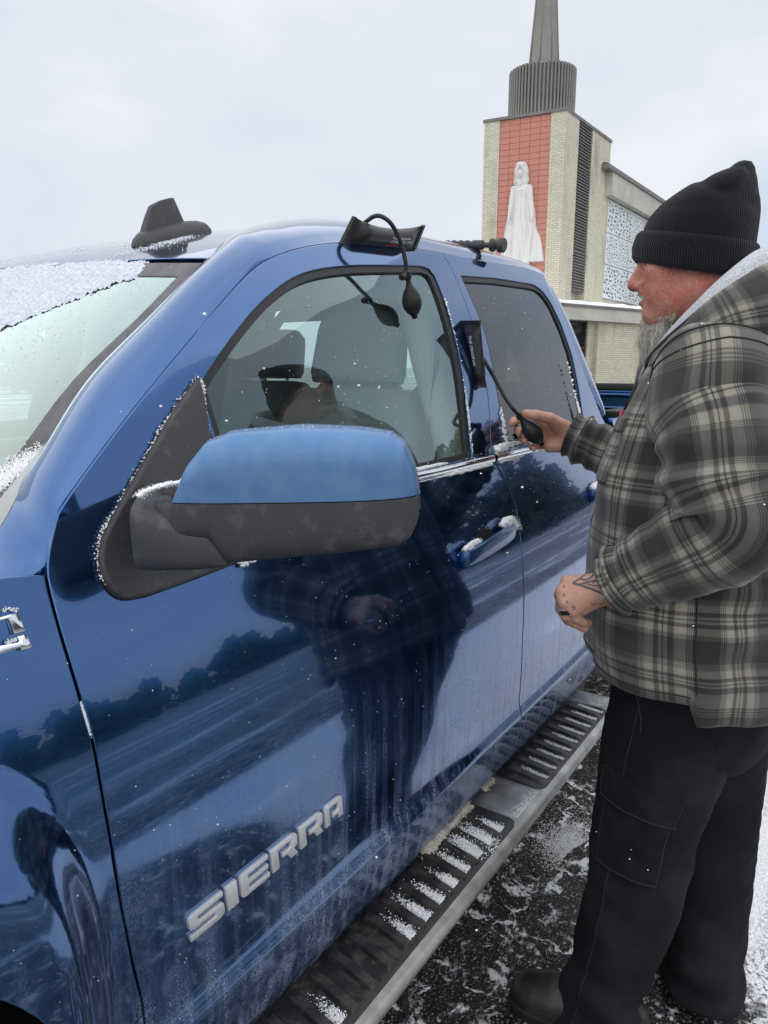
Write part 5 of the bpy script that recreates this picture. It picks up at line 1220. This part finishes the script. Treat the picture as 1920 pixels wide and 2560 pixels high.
# ---- beanie
RG=[((.104,.010),(-.104,-.042),.083,.010),((.110,.007),(-.108,-.044),.0870,.011),((.1145,.014),(-.113,-.038),.0900,.011),((.115,.033),(-.116,-.016),.0910,.008),((.108,.054),(-.116,.006),.0890,.006),((.101,.060),(-.114,.013),.0860,.005),((.0945,.058),(-.109,.012),.0805,.005),((.0935,.066),(-.111,.032),.0800,.004),((.084,.083),(-.114,.062),.078,.002),((.064,.100),(-.113,.090),.072,.0),((.036,.115),(-.109,.114),.062,0),((.004,.128),(-.106,.132),.050,0),((-.028,.140),(-.103,.147),.036,0),((-.052,.151),(-.097,.157),.022,0),((-.068,.159),(-.086,.161),.006,0)]
Pb=[];nth=120;th=np.linspace(0,2*np.pi,nth+1)
for (uf,vf),(ub,vb),w,dip in RG:
    ub+=.010; uf+=.006*(vf>.12)
    c=(np.array([uf,vf])+np.array([ub,vb]))/2;h=(np.array([uf,vf])-np.array([ub,vb]))/2
    row=[]
    for t in th:
        x=np.cos(t);y=np.sin(t);row.append(hw(c[0]+h[0]*x,c[1]+h[1]*x-dip*y*y,w*y))
    Pb.append(row)
Pb=np.array(Pb);tt=np.linspace(0,1,len(RG));fine=np.linspace(0,1,70)
Pf=np.stack([np.stack([np.interp(fine,tt,Pb[:,j,k]) for k in range(3)],-1) for j in range(nth+1)],1)
cdir=Pf-hw(-.01,.06);cdir/=np.linalg.norm(cdir,axis=-1,keepdims=True);dome=sstep(.5,.7,fine)[:,None]
Pf=Pf+cdir*(dome*(.004*fnoise(Pf,60,91)+.006*fnoise(Pf*[1,1,1.6],34,92)-.005*np.exp(-np.square((fnoise(Pf*[1,1,2.2],24,95)-.1)/.12))))[...,None]
UV=np.stack(np.broadcast_arrays(np.linspace(0,1,nth+1)[None]*150,fine[:,None]*60),-1)
v,f=gridvf(Pf); BE=mesh('beanie',v,f,KNIT,MAN,uv=UV.reshape(-1,2))
q=[hw(.1165+dx,.030+vv,ww) for vv,ww,dx in((-.014,-.050,-.022),(-.014,-.014,-.003),(.014,-.014,-.006),(.014,-.050,-.025))];v,f=prism(q,HF*.000,HF*.003);mesh('front_patch',v,f,pbr('tan_patch',(.33,.14,.06),.8),BE,smooth=False)
# ---- beard and moustache: fine tapered strands
def strands(n,root,tip,r0,curl,seed):
    g=np.random.default_rng(seed);out=[]
    for i in range(n):
        a=root(g);b=tip(g,a);m=(a+b)/2+g.normal(size=3)*curl;m2=a*.3+b*.7+g.normal(size=3)*curl*1.3;e=b+g.normal(size=3)*curl*.8
        pts=catmull([a,m,m2,e],6);out.append(tubevf([hw(*q) for q in pts],np.linspace(r0,r0*.35,6),3,False))
    return out
def chin_root(g): t=g.uniform(-1,1);return np.array([.088-.034*abs(t)**1.5+g.normal()*.003,-.094-.012*g.random()-.004*abs(t),.032*t])
def chin_tip(g,a): l=g.uniform(.040,.100)*(1-.35*abs(a[2])/.032);return a+np.array([.004+g.normal()*.011-.15*l,-l,-a[2]*.15+g.normal()*.008])
parts=strands(1900,chin_root,chin_tip,.00055,.0035,1)
def jaw_root(g): t=g.random();s=g.choice([-1,1]);return np.array([.080-.050*t,-.070-.022*g.random()-.010*t,s*(.028+.018*t)])
parts+=strands(420,jaw_root,lambda g,a:a+np.array([.004+g.normal()*.003,-g.uniform(.008,.022),np.sign(a[2])*.003]),.0004,.001,2)
def mo_root(g): t=g.uniform(-1,1);return np.array([.1005-.014*t*t,-.0485-.012*t*t,.027*t])
parts+=strands(260,mo_root,lambda g,a:a+np.array([.0005,-g.uniform(.004,.0085),a[2]*.25]),.00045,.0008,3)
def br_root(g): s=g.choice([-1,1]);t=g.random();return np.array([.102-.012*t,.014,s*(.012+.032*t)])
parts+=strands(80,br_root,lambda g,a:a+np.array([.004,.002,np.sign(a[2])*.008]),.0004,.0008,4)
EYEM=pbr('dark_eye_slit',(.03,.015,.012),.4)
for s0 in(-1,1):
    v,f=tubevf([hw(.0945,-.0045,.022*s0),hw(.0935,-.0065,.030*s0),hw(.088,-.0080,.040*s0),hw(.080,-.0105,.048*s0)],[.0008,.0016,.0014,.0006],6); mesh('eyelid_line',v,f,EYEM,MAN)
v,f=merge(parts); bd=mesh('beard',v,f,HAIRM,MAN); bd['kind']='stuff'
LIPM=pbr('chapped_lip',(.50,.20,.17),.5)
v,f=surfnet(lambda p:ell(loc(p),(.0895,-.0712,0),(.0122,.0068,.0185)),hw(.09,-.0712)-.03,hw(.09,-.0712)+.03,.002); mesh('lower_lip',v,f,LIPM,MAN)
# ---- ring and tattoo ink on the near hand
rc_=(lr[0]*.45+lr[1]*.55);rd=(lr[1]-lr[0]);rd/=np.linalg.norm(rd);v,f=lathevf([(-.0045,.0118),(-.004,.0128),(.004,.0128),(.0045,.0118)],rc_,rd,24);rg=mesh('finger_ring',v,f,CHROME,MAN)
vw=CAM-rc_;vw-=rd*(vw@rd);vw/=np.linalg.norm(vw);sd_=np.cross(rd,vw);v,f=boxvf(rc_+vw*.0125,rd*.0042,sd_*.0085,vw*.0022);bevmesh('ring_stone',v,f,pbr('black_stone',(.01,.01,.012),.15),rg,.0008)
INK=pbr('faded_tattoo_ink',(.085,.092,.10),.6)
bvh=BVHTree.FromPolygons([tuple(p) for p in lv_],[tuple(int(i) for i in q) for q in lf_])
def ink(pts,w):
    """ribbon laid on the skin: pts are points hovering over the back of the hand"""
    pts=np.asarray(pts,float);pts=catmull(pts,max(8,len(pts)*4));o=[]
    for p in pts:
        dr_=Vector(p-CAM).normalized();loc_,nr,_,_=bvh.ray_cast(Vector(p)-dr_*.3,dr_)
        if loc_ is None: loc_,nr,_,_=bvh.find_nearest(Vector(p))
        o.append((np.array(loc_),np.array(nr)))
    V=[];F=[]
    for i,(p,nr) in enumerate(o):
        t=o[min(i+1,len(o)-1)][0]-o[max(i-1,0)][0];s=np.cross(nr,t);s/=np.linalg.norm(s)+1e-9
        V+=[p+nr*.0005-s*w,p+nr*.0005+s*w]
        if i: F.append((2*i-2,2*i-1,2*i+1,2*i))
    return V,F
inks=[([(1.1751,-0.2387,1.0963),(1.1865,-0.2551,1.0904),(1.1988,-0.2729,1.0823),(1.2079,-0.2860,1.0750)],.0022),([(1.1751,-0.2387,1.0963),(1.1812,-0.2476,1.1043),(1.1866,-0.2553,1.1109),(1.1920,-0.2631,1.1182)],.0017),([(1.1820,-0.2487,1.1043),(1.1881,-0.2575,1.1021),(1.1931,-0.2647,1.1072),(1.1968,-0.2700,1.1167)],.0018),([(1.1808,-0.2469,1.0933),(1.1894,-0.2594,1.0977),(1.1989,-0.2731,1.1021)],.0019),([(1.1887,-0.2584,1.0948),(1.1964,-0.2695,1.0919),(1.2025,-0.2782,1.0919)],.0012),
 ([(1.1656,-0.2250,1.0926),(1.1672,-0.2274,1.0904),(1.1649,-0.2241,1.0875)],.0008),([(1.1660,-0.2256,1.0772),(1.1677,-0.2281,1.0742),(1.1654,-0.2247,1.0713)],.0008),([(1.1688,-0.2297,1.0639),(1.1709,-0.2326,1.0624),(1.1694,-0.2305,1.0587)],.0008),([(1.1749,-0.2384,1.0505),(1.1772,-0.2417,1.0535),(1.1789,-0.2442,1.0505),(1.1758,-0.2397,1.0461)],.0010),
 ([(1.1947,-0.2670,1.0594),(1.1973,-0.2707,1.0557),(1.1995,-0.2739,1.0609)],.0009),([(1.2017,-0.2770,1.0565),(1.2036,-0.2798,1.0602),(1.2049,-0.2817,1.0565)],.0007),([(1.2068,-0.2844,1.0594),(1.2091,-0.2878,1.0624),(1.2108,-0.2903,1.0594)],.0007)]
v,f=merge([ink(p,w) for p,w in inks]); mesh('tattoo',v,f,INK,MAN)

# ------------------------------------------------------------------ air wedges, bulbs, reach tool
VINYL=pbr('black_coated_nylon',(.014,.014,.016),.38,bump=(160,.12,.001))
BULBR=pbr('matte_black_rubber_bulb',(.012,.012,.013),.48,spec=.4)
PRINT=pbr('white_printed_lettering',(.80,.80,.80),.7); REDP=pbr('red_print',(.42,.02,.03),.7)
class Wedge:
    """flat welded bag: four corners, puffed in the middle, with flat welded strips at both ends"""
    def __init__(s,bl,br,tr,tl,puff,sag=.0,outw=(0,-1,0)):
        s.c=[np.array(a,float) for a in(bl,br,tr,tl)];n=np.cross(s.c[1]-s.c[0],s.c[3]-s.c[0]);n/=np.linalg.norm(n)
        if n@np.asarray(outw)<0: n=-n
        s.n=n;s.p=puff;s.sag=sag
    def pt(s,u,v,side=1,off=0.):
        u=np.asarray(u,float);v=np.asarray(v,float);b=s.c[0]+(s.c[1]-s.c[0])*u[...,None];t=s.c[3]+(s.c[2]-s.c[3])*u[...,None]
        p=b+(t-b)*v[...,None];e=sstep(.04,.22,u)*sstep(.96,.78,u);q=np.clip(1-np.square(2*v-1),0,1)
        p=p-(t-b)*(s.sag*4*u*(1-u)*v)[...,None]
        return p+s.n*(side*(s.p*e*q**.6+.0012)+off)[...,None]
    def build(s,root,label=None):
        u=np.linspace(0,1,34);v=np.linspace(0,1,14);U,V=np.meshgrid(u,v,indexing='ij');A=s.pt(U,V,1);B=s.pt(U,V,-1)
        P=np.concatenate([A,B[:,::-1]],1);vv,f=gridvf(P,True);m=28;f+=[tuple(range(m)),tuple(range(33*m+m-1,33*m-1,-1))]
        bag=mesh('wedge_bag',vv,f,VINYL,root,angle=50)
        for a,b in((0,.035),(.965,1)):
            U,V=np.meshgrid(np.linspace(a,b,3),np.linspace(-.01,1.01,12),indexing='ij');A=s.pt(U,V,1,.0022);B=s.pt(U,V,-1);B=B-s.n*.0022;P=np.concatenate([A,B[:,::-1]],1);vv,f=gridvf(P,True);f+=[tuple(range(24)),tuple(range(71,47,-1))];mesh('welded_edge',vv,f,VINYL,bag,angle=40)
        return bag
def text_on(wg,body,u0,v0,du,dv,size_u,size_v,par,name,mat):
    """flat print: text laid out in the wedge's own surface"""
    cu=bpy.data.curves.new('print','FONT');cu.body=body;cu.size=1.0;cu.resolution_u=2;o=bpy.data.objects.new('print',cu);col.objects.link(o)
    dg=bpy.context.evaluated_depsgraph_get();me=bpy.data.meshes.new_from_object(o.evaluated_get(dg));bpy.data.objects.remove(o)
    co=np.empty(len(me.vertices)*3);me.vertices.foreach_get('co',co);co=co.reshape(-1,3);w=co[:,0].max();h=.72
    f=[tuple(p.vertices) for p in me.polygons];x=co[:,0]/w*size_u;y=co[:,1]/h*size_v
    U=u0+du[0]*x+dv[0]*y;V=v0+du[1]*x+dv[1]*y
    return mesh(name,wg.pt(U,V,1,.0009),f,mat,par,smooth=False)
def bulb(neck,end,r,par,name='pump_bulb'):
    neck=np.array(neck,float);end=np.array(end,float);d=end-neck;L=np.linalg.norm(d)
    pr=[(0,.22),(.10,.26),(.18,.36),(.28,.62),(.40,.86),(.52,.99),(.60,1.0),(.70,.93),(.80,.74),(.88,.48),(.91,.34),(.925,.30),(.985,.29),(1.0,.24)]
    v,f=lathevf([(a*L,b*r) for a,b in pr],neck,d,28); return mesh(name,v,f,BULBR,par,angle=45)
def hose(pts,r,par):
    v,f=tubevf(catmull(pts,60),r,12); return mesh('hose',v,f,BULBR,par)
W1=empty('air_wedge',(1.2812,0.2486,1.7174),'black inflatable air wedge jammed in the front door top gap, its bulb dangling','air wedge','inflatable air wedges')
w1=Wedge((1.1358,0.2393,1.7005),(1.4249,0.2539,1.7263),(1.4180,0.2250,1.7739),(1.1595,0.2250,1.7510),.017,.28); b1=w1.build(W1)
text_on(w1,'THE ORIGINAL',.505,.52,(1,-.0),(0.0,1),.26,.12,b1,'lettering',PRINT); text_on(w1,'COMMERCIAL GRADE',.50,.32,(1,0),(.04,1),.33,.15,b1,'lettering',PRINT)
U,V=np.meshgrid(np.linspace(.44,.66,14),np.linspace(0,1,5),indexing='ij');tt=(U-.44)/.22;Vv=.09+.07*tt+(V-.0)*(.14*np.sin(np.pi*np.clip(tt,.02,.98))**.7);vv,f=gridvf(w1.pt(U,Vv,1,.0009));mesh('red_emblem',vv,f,REDP,b1)
hp=[(1.2475,0.2700,1.7538),(1.2382,0.2500,1.7579),(1.2199,0.2200,1.7601),(1.2161,0.2000,1.7573),(1.2248,0.1850,1.7459),(1.2399,0.1780,1.7259),(1.2528,0.1740,1.7009),(1.2571,0.1700,1.6782),(1.2617,0.1680,1.6541)]; hose(hp,.0043,W1)
nk=np.array((1.2556,0.1650,1.6486));bulb((1.2602,0.1650,1.6414),(1.2870,0.1650,1.5664),.0205,W1)
v,f=lathevf([(-.009,.006),(-.007,.0085),(.007,.0085),(.009,.006)],nk,(np.array((1.2602,0.1650,1.6414))-nk),18);vl=mesh('release_valve',v,f,BULBR,W1,angle=40)
a_=np.array((1.2630,0.1650,1.6524));b_=np.array((1.2353,0.1650,1.6421));v,f=lathevf([(0,.005),(.010,.005),(.0105,.0068),(.022,.0068),(.024,.005)],a_+(b_-a_)*.2,b_-a_,18);mesh('valve_screw',v,f,BULBR,vl,angle=40)
W2=empty('air_wedge',(1.5045,0.1503,1.4927),'black inflatable air wedge slid between the doors, hose leading to the held bulb','air wedge','inflatable air wedges')
w2=Wedge((1.5133,0.1803,1.5742),(1.5128,0.1296,1.4197),(1.5188,0.1150,1.4207),(1.5010,0.1250,1.5717),.011,.0,(-1,-.3,0)); b2=w2.build(W2)
text_on(w2,'THE ORIGINAL',.22,.40,(1,0),(0,1),.46,.20,b2,'lettering',PRINT)
hose([(1.5451,0.1500,1.5098),(1.5332,0.1350,1.4929),(1.5294,0.1200,1.4746),(1.5416,0.1000,1.4361),(1.5391,0.0750,1.3997),(1.5244,0.0450,1.3728),(1.5802,0.0545,1.3538)],.0046,W2)
bk=bulb((1.5791,0.0561,1.3567),(1.6134,0.0067,1.2845),.0215,W2)
v,f=lathevf([(-.007,.006),(-.005,.009),(.005,.009),(.007,.006)],(1.5808,0.0536,1.3529),np.array((1.6134,0.0067,1.2845))-np.array((1.5791,0.0561,1.3567)),18);mesh('release_valve',v,f,BULBR,W2,angle=40)
# telescopic reach tool lying on the roof
RT=empty('reach_tool',(2.0130,0.4500,1.8190),'black ribbed reach tool with round knob lying on the roof','hand tool')
q0=np.array((1.8502,0.4600,1.8103));q1=np.array((1.8574,0.2400,1.7904));dq=q1-q0;Lq=np.linalg.norm(dq);pr=[(0,.0035),(.02*Lq,.006)]
for k in range(5): s0=(.06+.095*k)*Lq;pr+=[(s0,.0085),(s0+.03*Lq,.0125),(s0+.07*Lq,.0125),(s0+.093*Lq,.009)]
pr+=[(.56*Lq,.0115),(.575*Lq,.013),(.70*Lq,.013),(.71*Lq,.0115)];v,f=lathevf(pr,q0,dq,24);mesh('grip',v,f,PLAST,RT,angle=50)
v,f=lathevf([(.70*Lq,.0072),(.82*Lq,.0072)],q0,dq,16);mesh('shaft',v,f,PLAST,RT,angle=40)
v,f=lathevf([(.80*Lq,.010),(.815*Lq,.0165),(.84*Lq,.018),(.865*Lq,.016),(.88*Lq,.011),(.90*Lq,.011),(.915*Lq,.016),(.935*Lq,.0195),(.985*Lq,.0195),(1.0*Lq,.0165)],q0,dq,28);mesh('knob',v,f,PLAST,RT,angle=40)
fc_=q0+dq*.40; box('rest_bracket',(fc_[0]-.012,fc_[1]-.012,fc_[2]-.042),(fc_[0]+.012,fc_[1]+.012,fc_[2]-.006),PLAST,RT,.004)
# ------------------------------------------------------------------ snow clinging to the truck
OCT=np.array([(1,0,0),(-1,0,0),(0,1,0),(0,-1,0),(0,0,1),(0,0,-1)],float);OF=np.array([(0,2,4),(2,1,4),(1,3,4),(3,0,4),(2,0,5),(1,2,5),(3,1,5),(0,3,5)])
def grains(pts,r0,r1,name_label,big=False,pw=2.0,mat=None):
    pts=np.asarray(pts,float);n=len(pts);r=r0+(r1-r0)*rng.random(n)**pw
    if big:
        v,f=merge([x for p,q in zip(pts,r) for x in lumps([p],q,q,(1,1,.75))])
    else:
        V=pts[:,None]+OCT[None]*r[:,None,None]*(1+.5*(rng.random((n,6,1))-.5));v=V.reshape(-1,3);f=(OF[None]+6*np.arange(n)[:,None,None]).reshape(-1,3)
    o=mesh('snow',v,f,mat or SNOW,smooth=big); return tag(o,name_label,'snow','stuff')
def along(poly,n,jit,off=None,clump=0):
    p=catmull(poly,400);i=rng.integers(0,400,n)
    if clump:
        w=np.clip(fnoise(p,clump,9)+.25,0,1)+.02;i=rng.choice(400,n,p=w/w.sum())
    q=p[i]+rng.normal(size=(n,3))*np.asarray(jit);
    return q if off is None else q+np.asarray(off)
def lift(q,h):   # put points on the truck side, h proud of it
    q=np.asarray(q,float);n=Sn(q[:,0],q[:,2]);q=q.copy();q[:,1]=S(q[:,0],q[:,2]);return q+n*np.asarray(h)[...,None] if not np.isscalar(h) else q+n*h
def crust(poly,r,lab,n,jit,g0,g1,h0,h1,clump=16,cut=.05,flat=.55,side=True,mat=None):
    """packed snow: a lumpy welded ridge with loose grains over it"""
    p=catmull(poly,260);w=np.clip(fnoise(p,clump,9)+cut,0,.6)/.6;w=w**.6;w[:3]=0;w[-3:]=0
    if side: p=lift(p,h0)
    th=np.linspace(0,2*np.pi,14,endpoint=False);t,a,b=frames(p);rad=r*w+1e-5
    P=p[:,None]+rad[:,None,None]*(a[:,None]*np.cos(th)[None,:,None]+b[:,None]*np.sin(th)[None,:,None])
    P=P+(P-p[:,None])*(.55*fnoise(P,420,6)+.35*fnoise(P,1100,8))[...,None];P[...,2]=p[:,None,2]+(P[...,2]-p[:,None,2])*(flat if not side else 1.0)
    v,f=gridvf(P,True);i=rng.choice(260,n,p=(w+.02)/(w+.02).sum());q=catmull(poly,260)[i]+rng.normal(size=(n,3))*np.asarray(jit)
    if side: q=lift(q,h0+(h1-h0)*rng.random(n))
    rr=g0+(g1-g0)*rng.random(n)**2;V=q[:,None]+OCT[None]*rr[:,None,None]*(1+.5*(rng.random((n,6,1))-.5));v2=V.reshape(-1,3);f2=(OF[None]+6*np.arange(n)[:,None,None]).reshape(-1,3)
    v,f=merge([(v,f),(v2,[tuple(x) for x in f2])]);o=mesh('snow' if mat is None else 'slush',v,f,mat or SNOW);return tag(o,lab,'snow' if mat is None else 'slush','stuff')
# sheet on the windshield
poly=np.array([(0.7562,0.9139,1.6374),(0.7928,0.8389,1.6614),(0.8222,0.5709,1.6583),(0.8422,0.4355,1.6519),(0.8062,0.4022,1.6194),(0.7796,0.4261,1.6042),(0.7536,0.4602,1.5911),(0.7277,0.4969,1.5780),(0.6938,0.5273,1.5577),(0.6649,0.5532,1.5402),(0.6396,0.5720,1.5242),(0.5916,0.5997,1.4925)])[:,:2]
gx,gy=np.meshgrid(np.arange(poly[:,0].min()-.01,poly[:,0].max()+.01,.0035),np.arange(poly[:,1].min()-.01,min(poly[:,1].max(),1.5)+.01,.0035),indexing='ij');g2=np.stack([gx,gy],-1)
g3=np.stack([gx,gy,0*gx],-1);ins_=inpoly(g2.reshape(-1,2),poly).reshape(gx.shape);ds=segdist(g2.reshape(-1,2),poly).reshape(gx.shape)*np.where(ins_,1,-1)
ed=ds+.010*fnoise(g3,70,21)+.006*fnoise(g3,260,22)+.004*rng.normal(size=gx.shape)
hgt=np.where(ed>0,-.0009+.0014*np.clip(ed/.007,0,1)+.0018*np.clip(ed/.03,0,1)*(1+.5*fnoise(g3,120,23))+.0009*rng.random(gx.shape)*np.clip(ed/.01,0,1),-.0012)
PZ=np.stack([gx,gy,Wz(gx,gy)+hgt*1.25],-1);v,f=gridvf(PZ);ok=(ed>-.0005).reshape(-1);f=[q for q in f if ok[list(q)].all()]
THIN=pbr('thin_crusted_snow',(.50,.53,.60),.85,var=((.72,.75,.82),160,6),bump=(330,.9,.003))
o=mesh('snow',v,f,THIN);tag(o,'crusty snow sheet on the upper windshield','snow','stuff')
n=1100;i=rng.integers(0,gx.size,n);pp=g2.reshape(-1,2)[i]+rng.normal(size=(n,2))*.012;pz=np.c_[pp,Wz(pp[:,0],pp[:,1])+.0015];wq=np.c_[rng.uniform(.55,.85,260),rng.uniform(.33,1.2,260)];wq=np.c_[wq,Wz(wq[:,0],wq[:,1])+.001]
pz=pz[(pz[:,2]<Wz(.80,pz[:,1])+.01)];grains(np.vstack([pz,wq]),.0004,.0013,'scattered snow grains sprinkled over the windshield')
# roof front
rp2=np.c_[rng.normal(.96,.035,420),rng.normal(.80,.20,420)];rp2=rp2[(rp2[:,0]>.88)&(rp2[:,1]>.42)];sk=along([(0.8747,0.5609,1.6727),(0.9134,0.5515,1.6874),(0.9479,0.5351,1.6999),(1.0503,0.5724,1.7338)],700,(.010,.016,0));rp2=np.vstack([rp2,sk[:,:2]]);rp2=rp2[rp2[:,0]>.87];grains(np.c_[rp2,Rz(rp2[:,0],rp2[:,1])+.0005],.0005,.0016,'powdery snow scattered on the roof round the antenna')
# foot of the windshield
q=along([(0.4235,0.2573,1.3078),(0.4518,0.2510,1.3271),(0.4742,0.2468,1.3426),(0.4948,0.2406,1.3563)],3600,(.008,.010,0));q=q[q[:,1]>.20];q[:,2]=Wz(q[:,0],q[:,1])+.0015;grains(q,.0006,.0018,'snow gathered at the foot of the windshield pillar')
# round the mirror base
q=lift(along([(0.6839,0.1431,1.4541),(0.6194,0.1293,1.4017),(0.5606,0.1157,1.3451),(0.5142,0.1049,1.3001),(0.4834,0.0968,1.2673),(0.4742,0.0907,1.2457),(0.4746,0.0829,1.2199)],700,(.0025,0,.0028),clump=40),.004);grains(q,.0005,.0018,'snow grains along the front edge of the mirror base')
q=lift(along([(0.6877,0.1413,1.4480),(0.6827,0.1329,1.4179),(0.6779,0.1235,1.3824),(0.6751,0.1172,1.3578)],160,(.002,0,.003),clump=60),.004);grains(q,.0008,.0028,'snow grains along the corner of the front window')
crust([(0.4751,0.0060,1.3311),(0.4883,-0.0050,1.3392),(0.5048,-0.0150,1.3428),(0.5232,-0.0230,1.3428)],.0085,'strip of snow on top of the mirror arm',700,(.004,.004,.0012),.0004,.0013,0,0,12,.6,.35,False)
q=along([(0.6736,0.0737,1.1985),(0.6888,0.0735,1.1985),(0.7022,0.0734,1.1991)],120,(.004,.0,.003));grains(lift(q,.006),.0015,.004,'small patch of snow under the mirror arm')
# belt line
crust([(.95,.1,1.270),(1.15,.1,1.270),(1.40,.1,1.271),(1.50,.1,1.272)],.0055,'snow packed along the front window sill',900,(.0,0,.0022),.0005,.0016,.004,.010,22,.30)
crust([(1.52,.1,1.274),(1.62,.1,1.281),(1.80,.1,1.279),(2.15,.1,1.275)],.0105,'crumbly snow ridge along the rear window sill',1600,(.0,0,.0055),.0006,.0022,.004,.014,18,.30)
crust([(1.02,.1,1.2455),(1.2,.1,1.246),(1.35,.1,1.2465),(1.50,.1,1.247)],.0045,'line of snow under the front belt moulding',700,(.0,0,.0018),.0005,.0014,.002,.006,24,.35)
crust([(1.53,.1,1.247),(1.6,.1,1.247),(1.8,.1,1.247),(2.2,.1,1.247)],.0050,'line of snow under the rear belt moulding',700,(.0,0,.0025),.0005,.0014,.002,.006,24,.25)
q=lift(along([(1.470,.2,1.640),(1.455,.2,1.5),(1.44,.2,1.40),(1.418,.1,1.272)],260,(.002,0,.004),clump=30),.001);grains(q,.0008,.0030,'snow specks down the rear edge of the front window')
q=lift(along([(2.1220,0.1517,1.4819),(2.1337,0.1178,1.3566),(2.1459,0.1041,1.3019),(2.1565,0.0928,1.2588)],260,(.004,0,.008),clump=20),.004);grains(q,.001,.0055,'clots of snow on the rear window corner')
q=lift(along([(1.600,.1,1.36),(1.592,.1,1.30),(1.60,.1,1.285)],160,(.005,0,.006)),.003);grains(q,.001,.004,'clots of snow on the front corner of the rear window')
# handles
crust([(1.262,.02,1.094),(1.285,.012,1.098),(1.31,.010,1.099),(1.325,.01,1.098)],.0075,'snow on the front end of the front door handle',500,(.004,0,.003),.0005,.0016,.016,.030,10,.6)
crust([(1.455,.02,1.108),(1.478,.0,1.115),(1.500,.0,1.112),(1.515,.01,1.092)],.0095,'lump of snow on the rear end of the front door handle',600,(.004,0,.004),.0005,.0018,.014,.032,10,.6)
crust([(2.085,.02,1.106),(2.12,.01,1.112),(2.17,.01,1.114)],.011,'snow on the rear door handle',400,(.005,0,.003),.0005,.0018,.012,.028,10,.6)
q=lift(along([(0.4132,0.0483,1.0956),(0.4142,0.0447,1.0830),(0.4156,0.0401,1.0658)],520,(.0016,0,.003),clump=60),-.002);grains(q,.0006,.0018,'snow caught in the seam of the front door')
q=lift(along([(0.3539,0.0847,1.2189),(0.3613,0.0844,1.2186),(0.3680,0.0833,1.2151)],90,(.001,0,.001)),.006);grains(np.vstack([q,lift(along([(0.3489,0.0753,1.1867),(0.3539,0.0752,1.1869),(0.3598,0.0751,1.1868)],70,(.001,0,.0015)),.006)]),.0004,.0011,'frosty snow on the chrome fender badge')
# specks all over the side
n=520;q=np.c_[rng.uniform(.2,2.3,n),np.zeros(n),rng.uniform(.62,1.25,n)];grains(lift(q,.0004),.0005,.0011,'tiny snow specks stuck to the blue doors',pw=3)
n=380;q=np.c_[rng.uniform(.75,2.1,n),np.zeros(n),rng.uniform(1.28,1.68,n)];q=q[(q[:,0]-.72)*.85+1.28+.15>q[:,2]];grains(lift(q,-.007),.0006,.0014,'tiny snow specks stuck to the side windows',pw=3)
# mirror cap frost
ss=rng.uniform(.25,.95,260);ts=rng.uniform(1.30,1.56,260);q=np.array([mpt(s,t,.0004) for s,t in zip(ss,ts)]);grains(q,.0002,.0006,'fine frost on top of the blue mirror cap')
# running board: snow left in the troughs, dirty slush by the sill
pts=[]
for k in range(24):
    xc=.145+k*.0505+.025
    if xc>1.30: break
    if random.random()<.62:
        n=int(420+900*random.random());y0=-.082;ln=.014+.030*random.random();w=rng.normal(0,.0065,n);yy=y0+np.abs(rng.normal(0,ln,n))*.8
        pts.append(np.c_[xc+w-.012*np.clip((.012-yy)/.084,0,1)-.006,yy,.4918+.004*rng.random(n)])
q=np.array([1.20,-.045,.494])+rng.normal(size=(3200,3))*[.022,.022,.0015];pts.append(q)
q=np.vstack(pts);q=q[(q[:,1]<.02)&(q[:,1]>-.1)];grains(q,.0006,.0019,'snow left between the ribs of the front step pad')
pts=[]
for k in range(9):
    xc=1.50+k*.0505+.025;n=900;yy=rng.uniform(-.088,-.012,n);yy=yy[rng.random(n)<np.clip((-.0-yy)/.07,0,1)];pts.append(np.c_[xc+rng.normal(0,.0032,len(yy))-.012*np.clip((.012-yy)/.084,0,1)-.004,yy,.4915+.003*rng.random(len(yy))])
q=np.vstack([*pts,np.c_[rng.uniform(1.955,2.02,260),rng.uniform(-.10,-.03,260),np.full(260,.4895)]]);grains(q,.0005,.0015,'white lines of snow in the ribs of the rear step pad')
q=np.c_[rng.uniform(1.325,1.45,1500),-.098+np.abs(rng.normal(0,.012,1500)),np.full(1500,.4888)];q[:,2]-=.004*(q[:,1]<-.09);grains(q,.0005,.0014,'thin snow along the bare metal of the running board')
SLUSH=pbr('dirty_slush',(.34,.29,.23),.7,var=((.50,.46,.40),60,4),bump=(200,.6,.002))
crust([(1.10,.018,.494),(1.16,.016,.497),(1.22,.014,.499),(1.30,.018,.495)],.017,'dirty brown slush lump on the running board beside the sill',700,(.008,.007,.003),.001,.0035,0,0,20,.45,.7,False,SLUSH)
crust([(1.375,.020,.492),(1.40,.018,.494),(1.43,.020,.492)],.009,'small dirty slush crumbs beside the middle of the running board',160,(.006,.005,.002),.0008,.0025,0,0,20,.5,.7,False,SLUSH)
# loose snow patch on the asphalt
q=np.array((1.9564,0.0038,0.0000))+rng.normal(size=(7000,3))*[.06,.04,0];q[:,2]=.001+.003*rng.random(len(q));q=q[fnoise(q,45,3)>-.12];grains(q,.0007,.0024,'crushed snow patch on the asphalt beside the running board')
# falling flakes
n=340;t=rng.uniform(.5,5,n);ang=rng.uniform(-.62,.62,n);el=rng.uniform(-.75,.08,n);q=CAM+t[:,None]*(fw+rt*np.tan(ang)[:,None]+upv*np.tan(el)[:,None])
ok=(q[:,2]>.05)&(q[:,1]<S(np.clip(q[:,0],0,2.3),np.clip(q[:,2],.4,1.8))-.05);q=q[ok];grains(q,.0006,.0016,'snowflakes drifting through the air',True,pw=1.5)
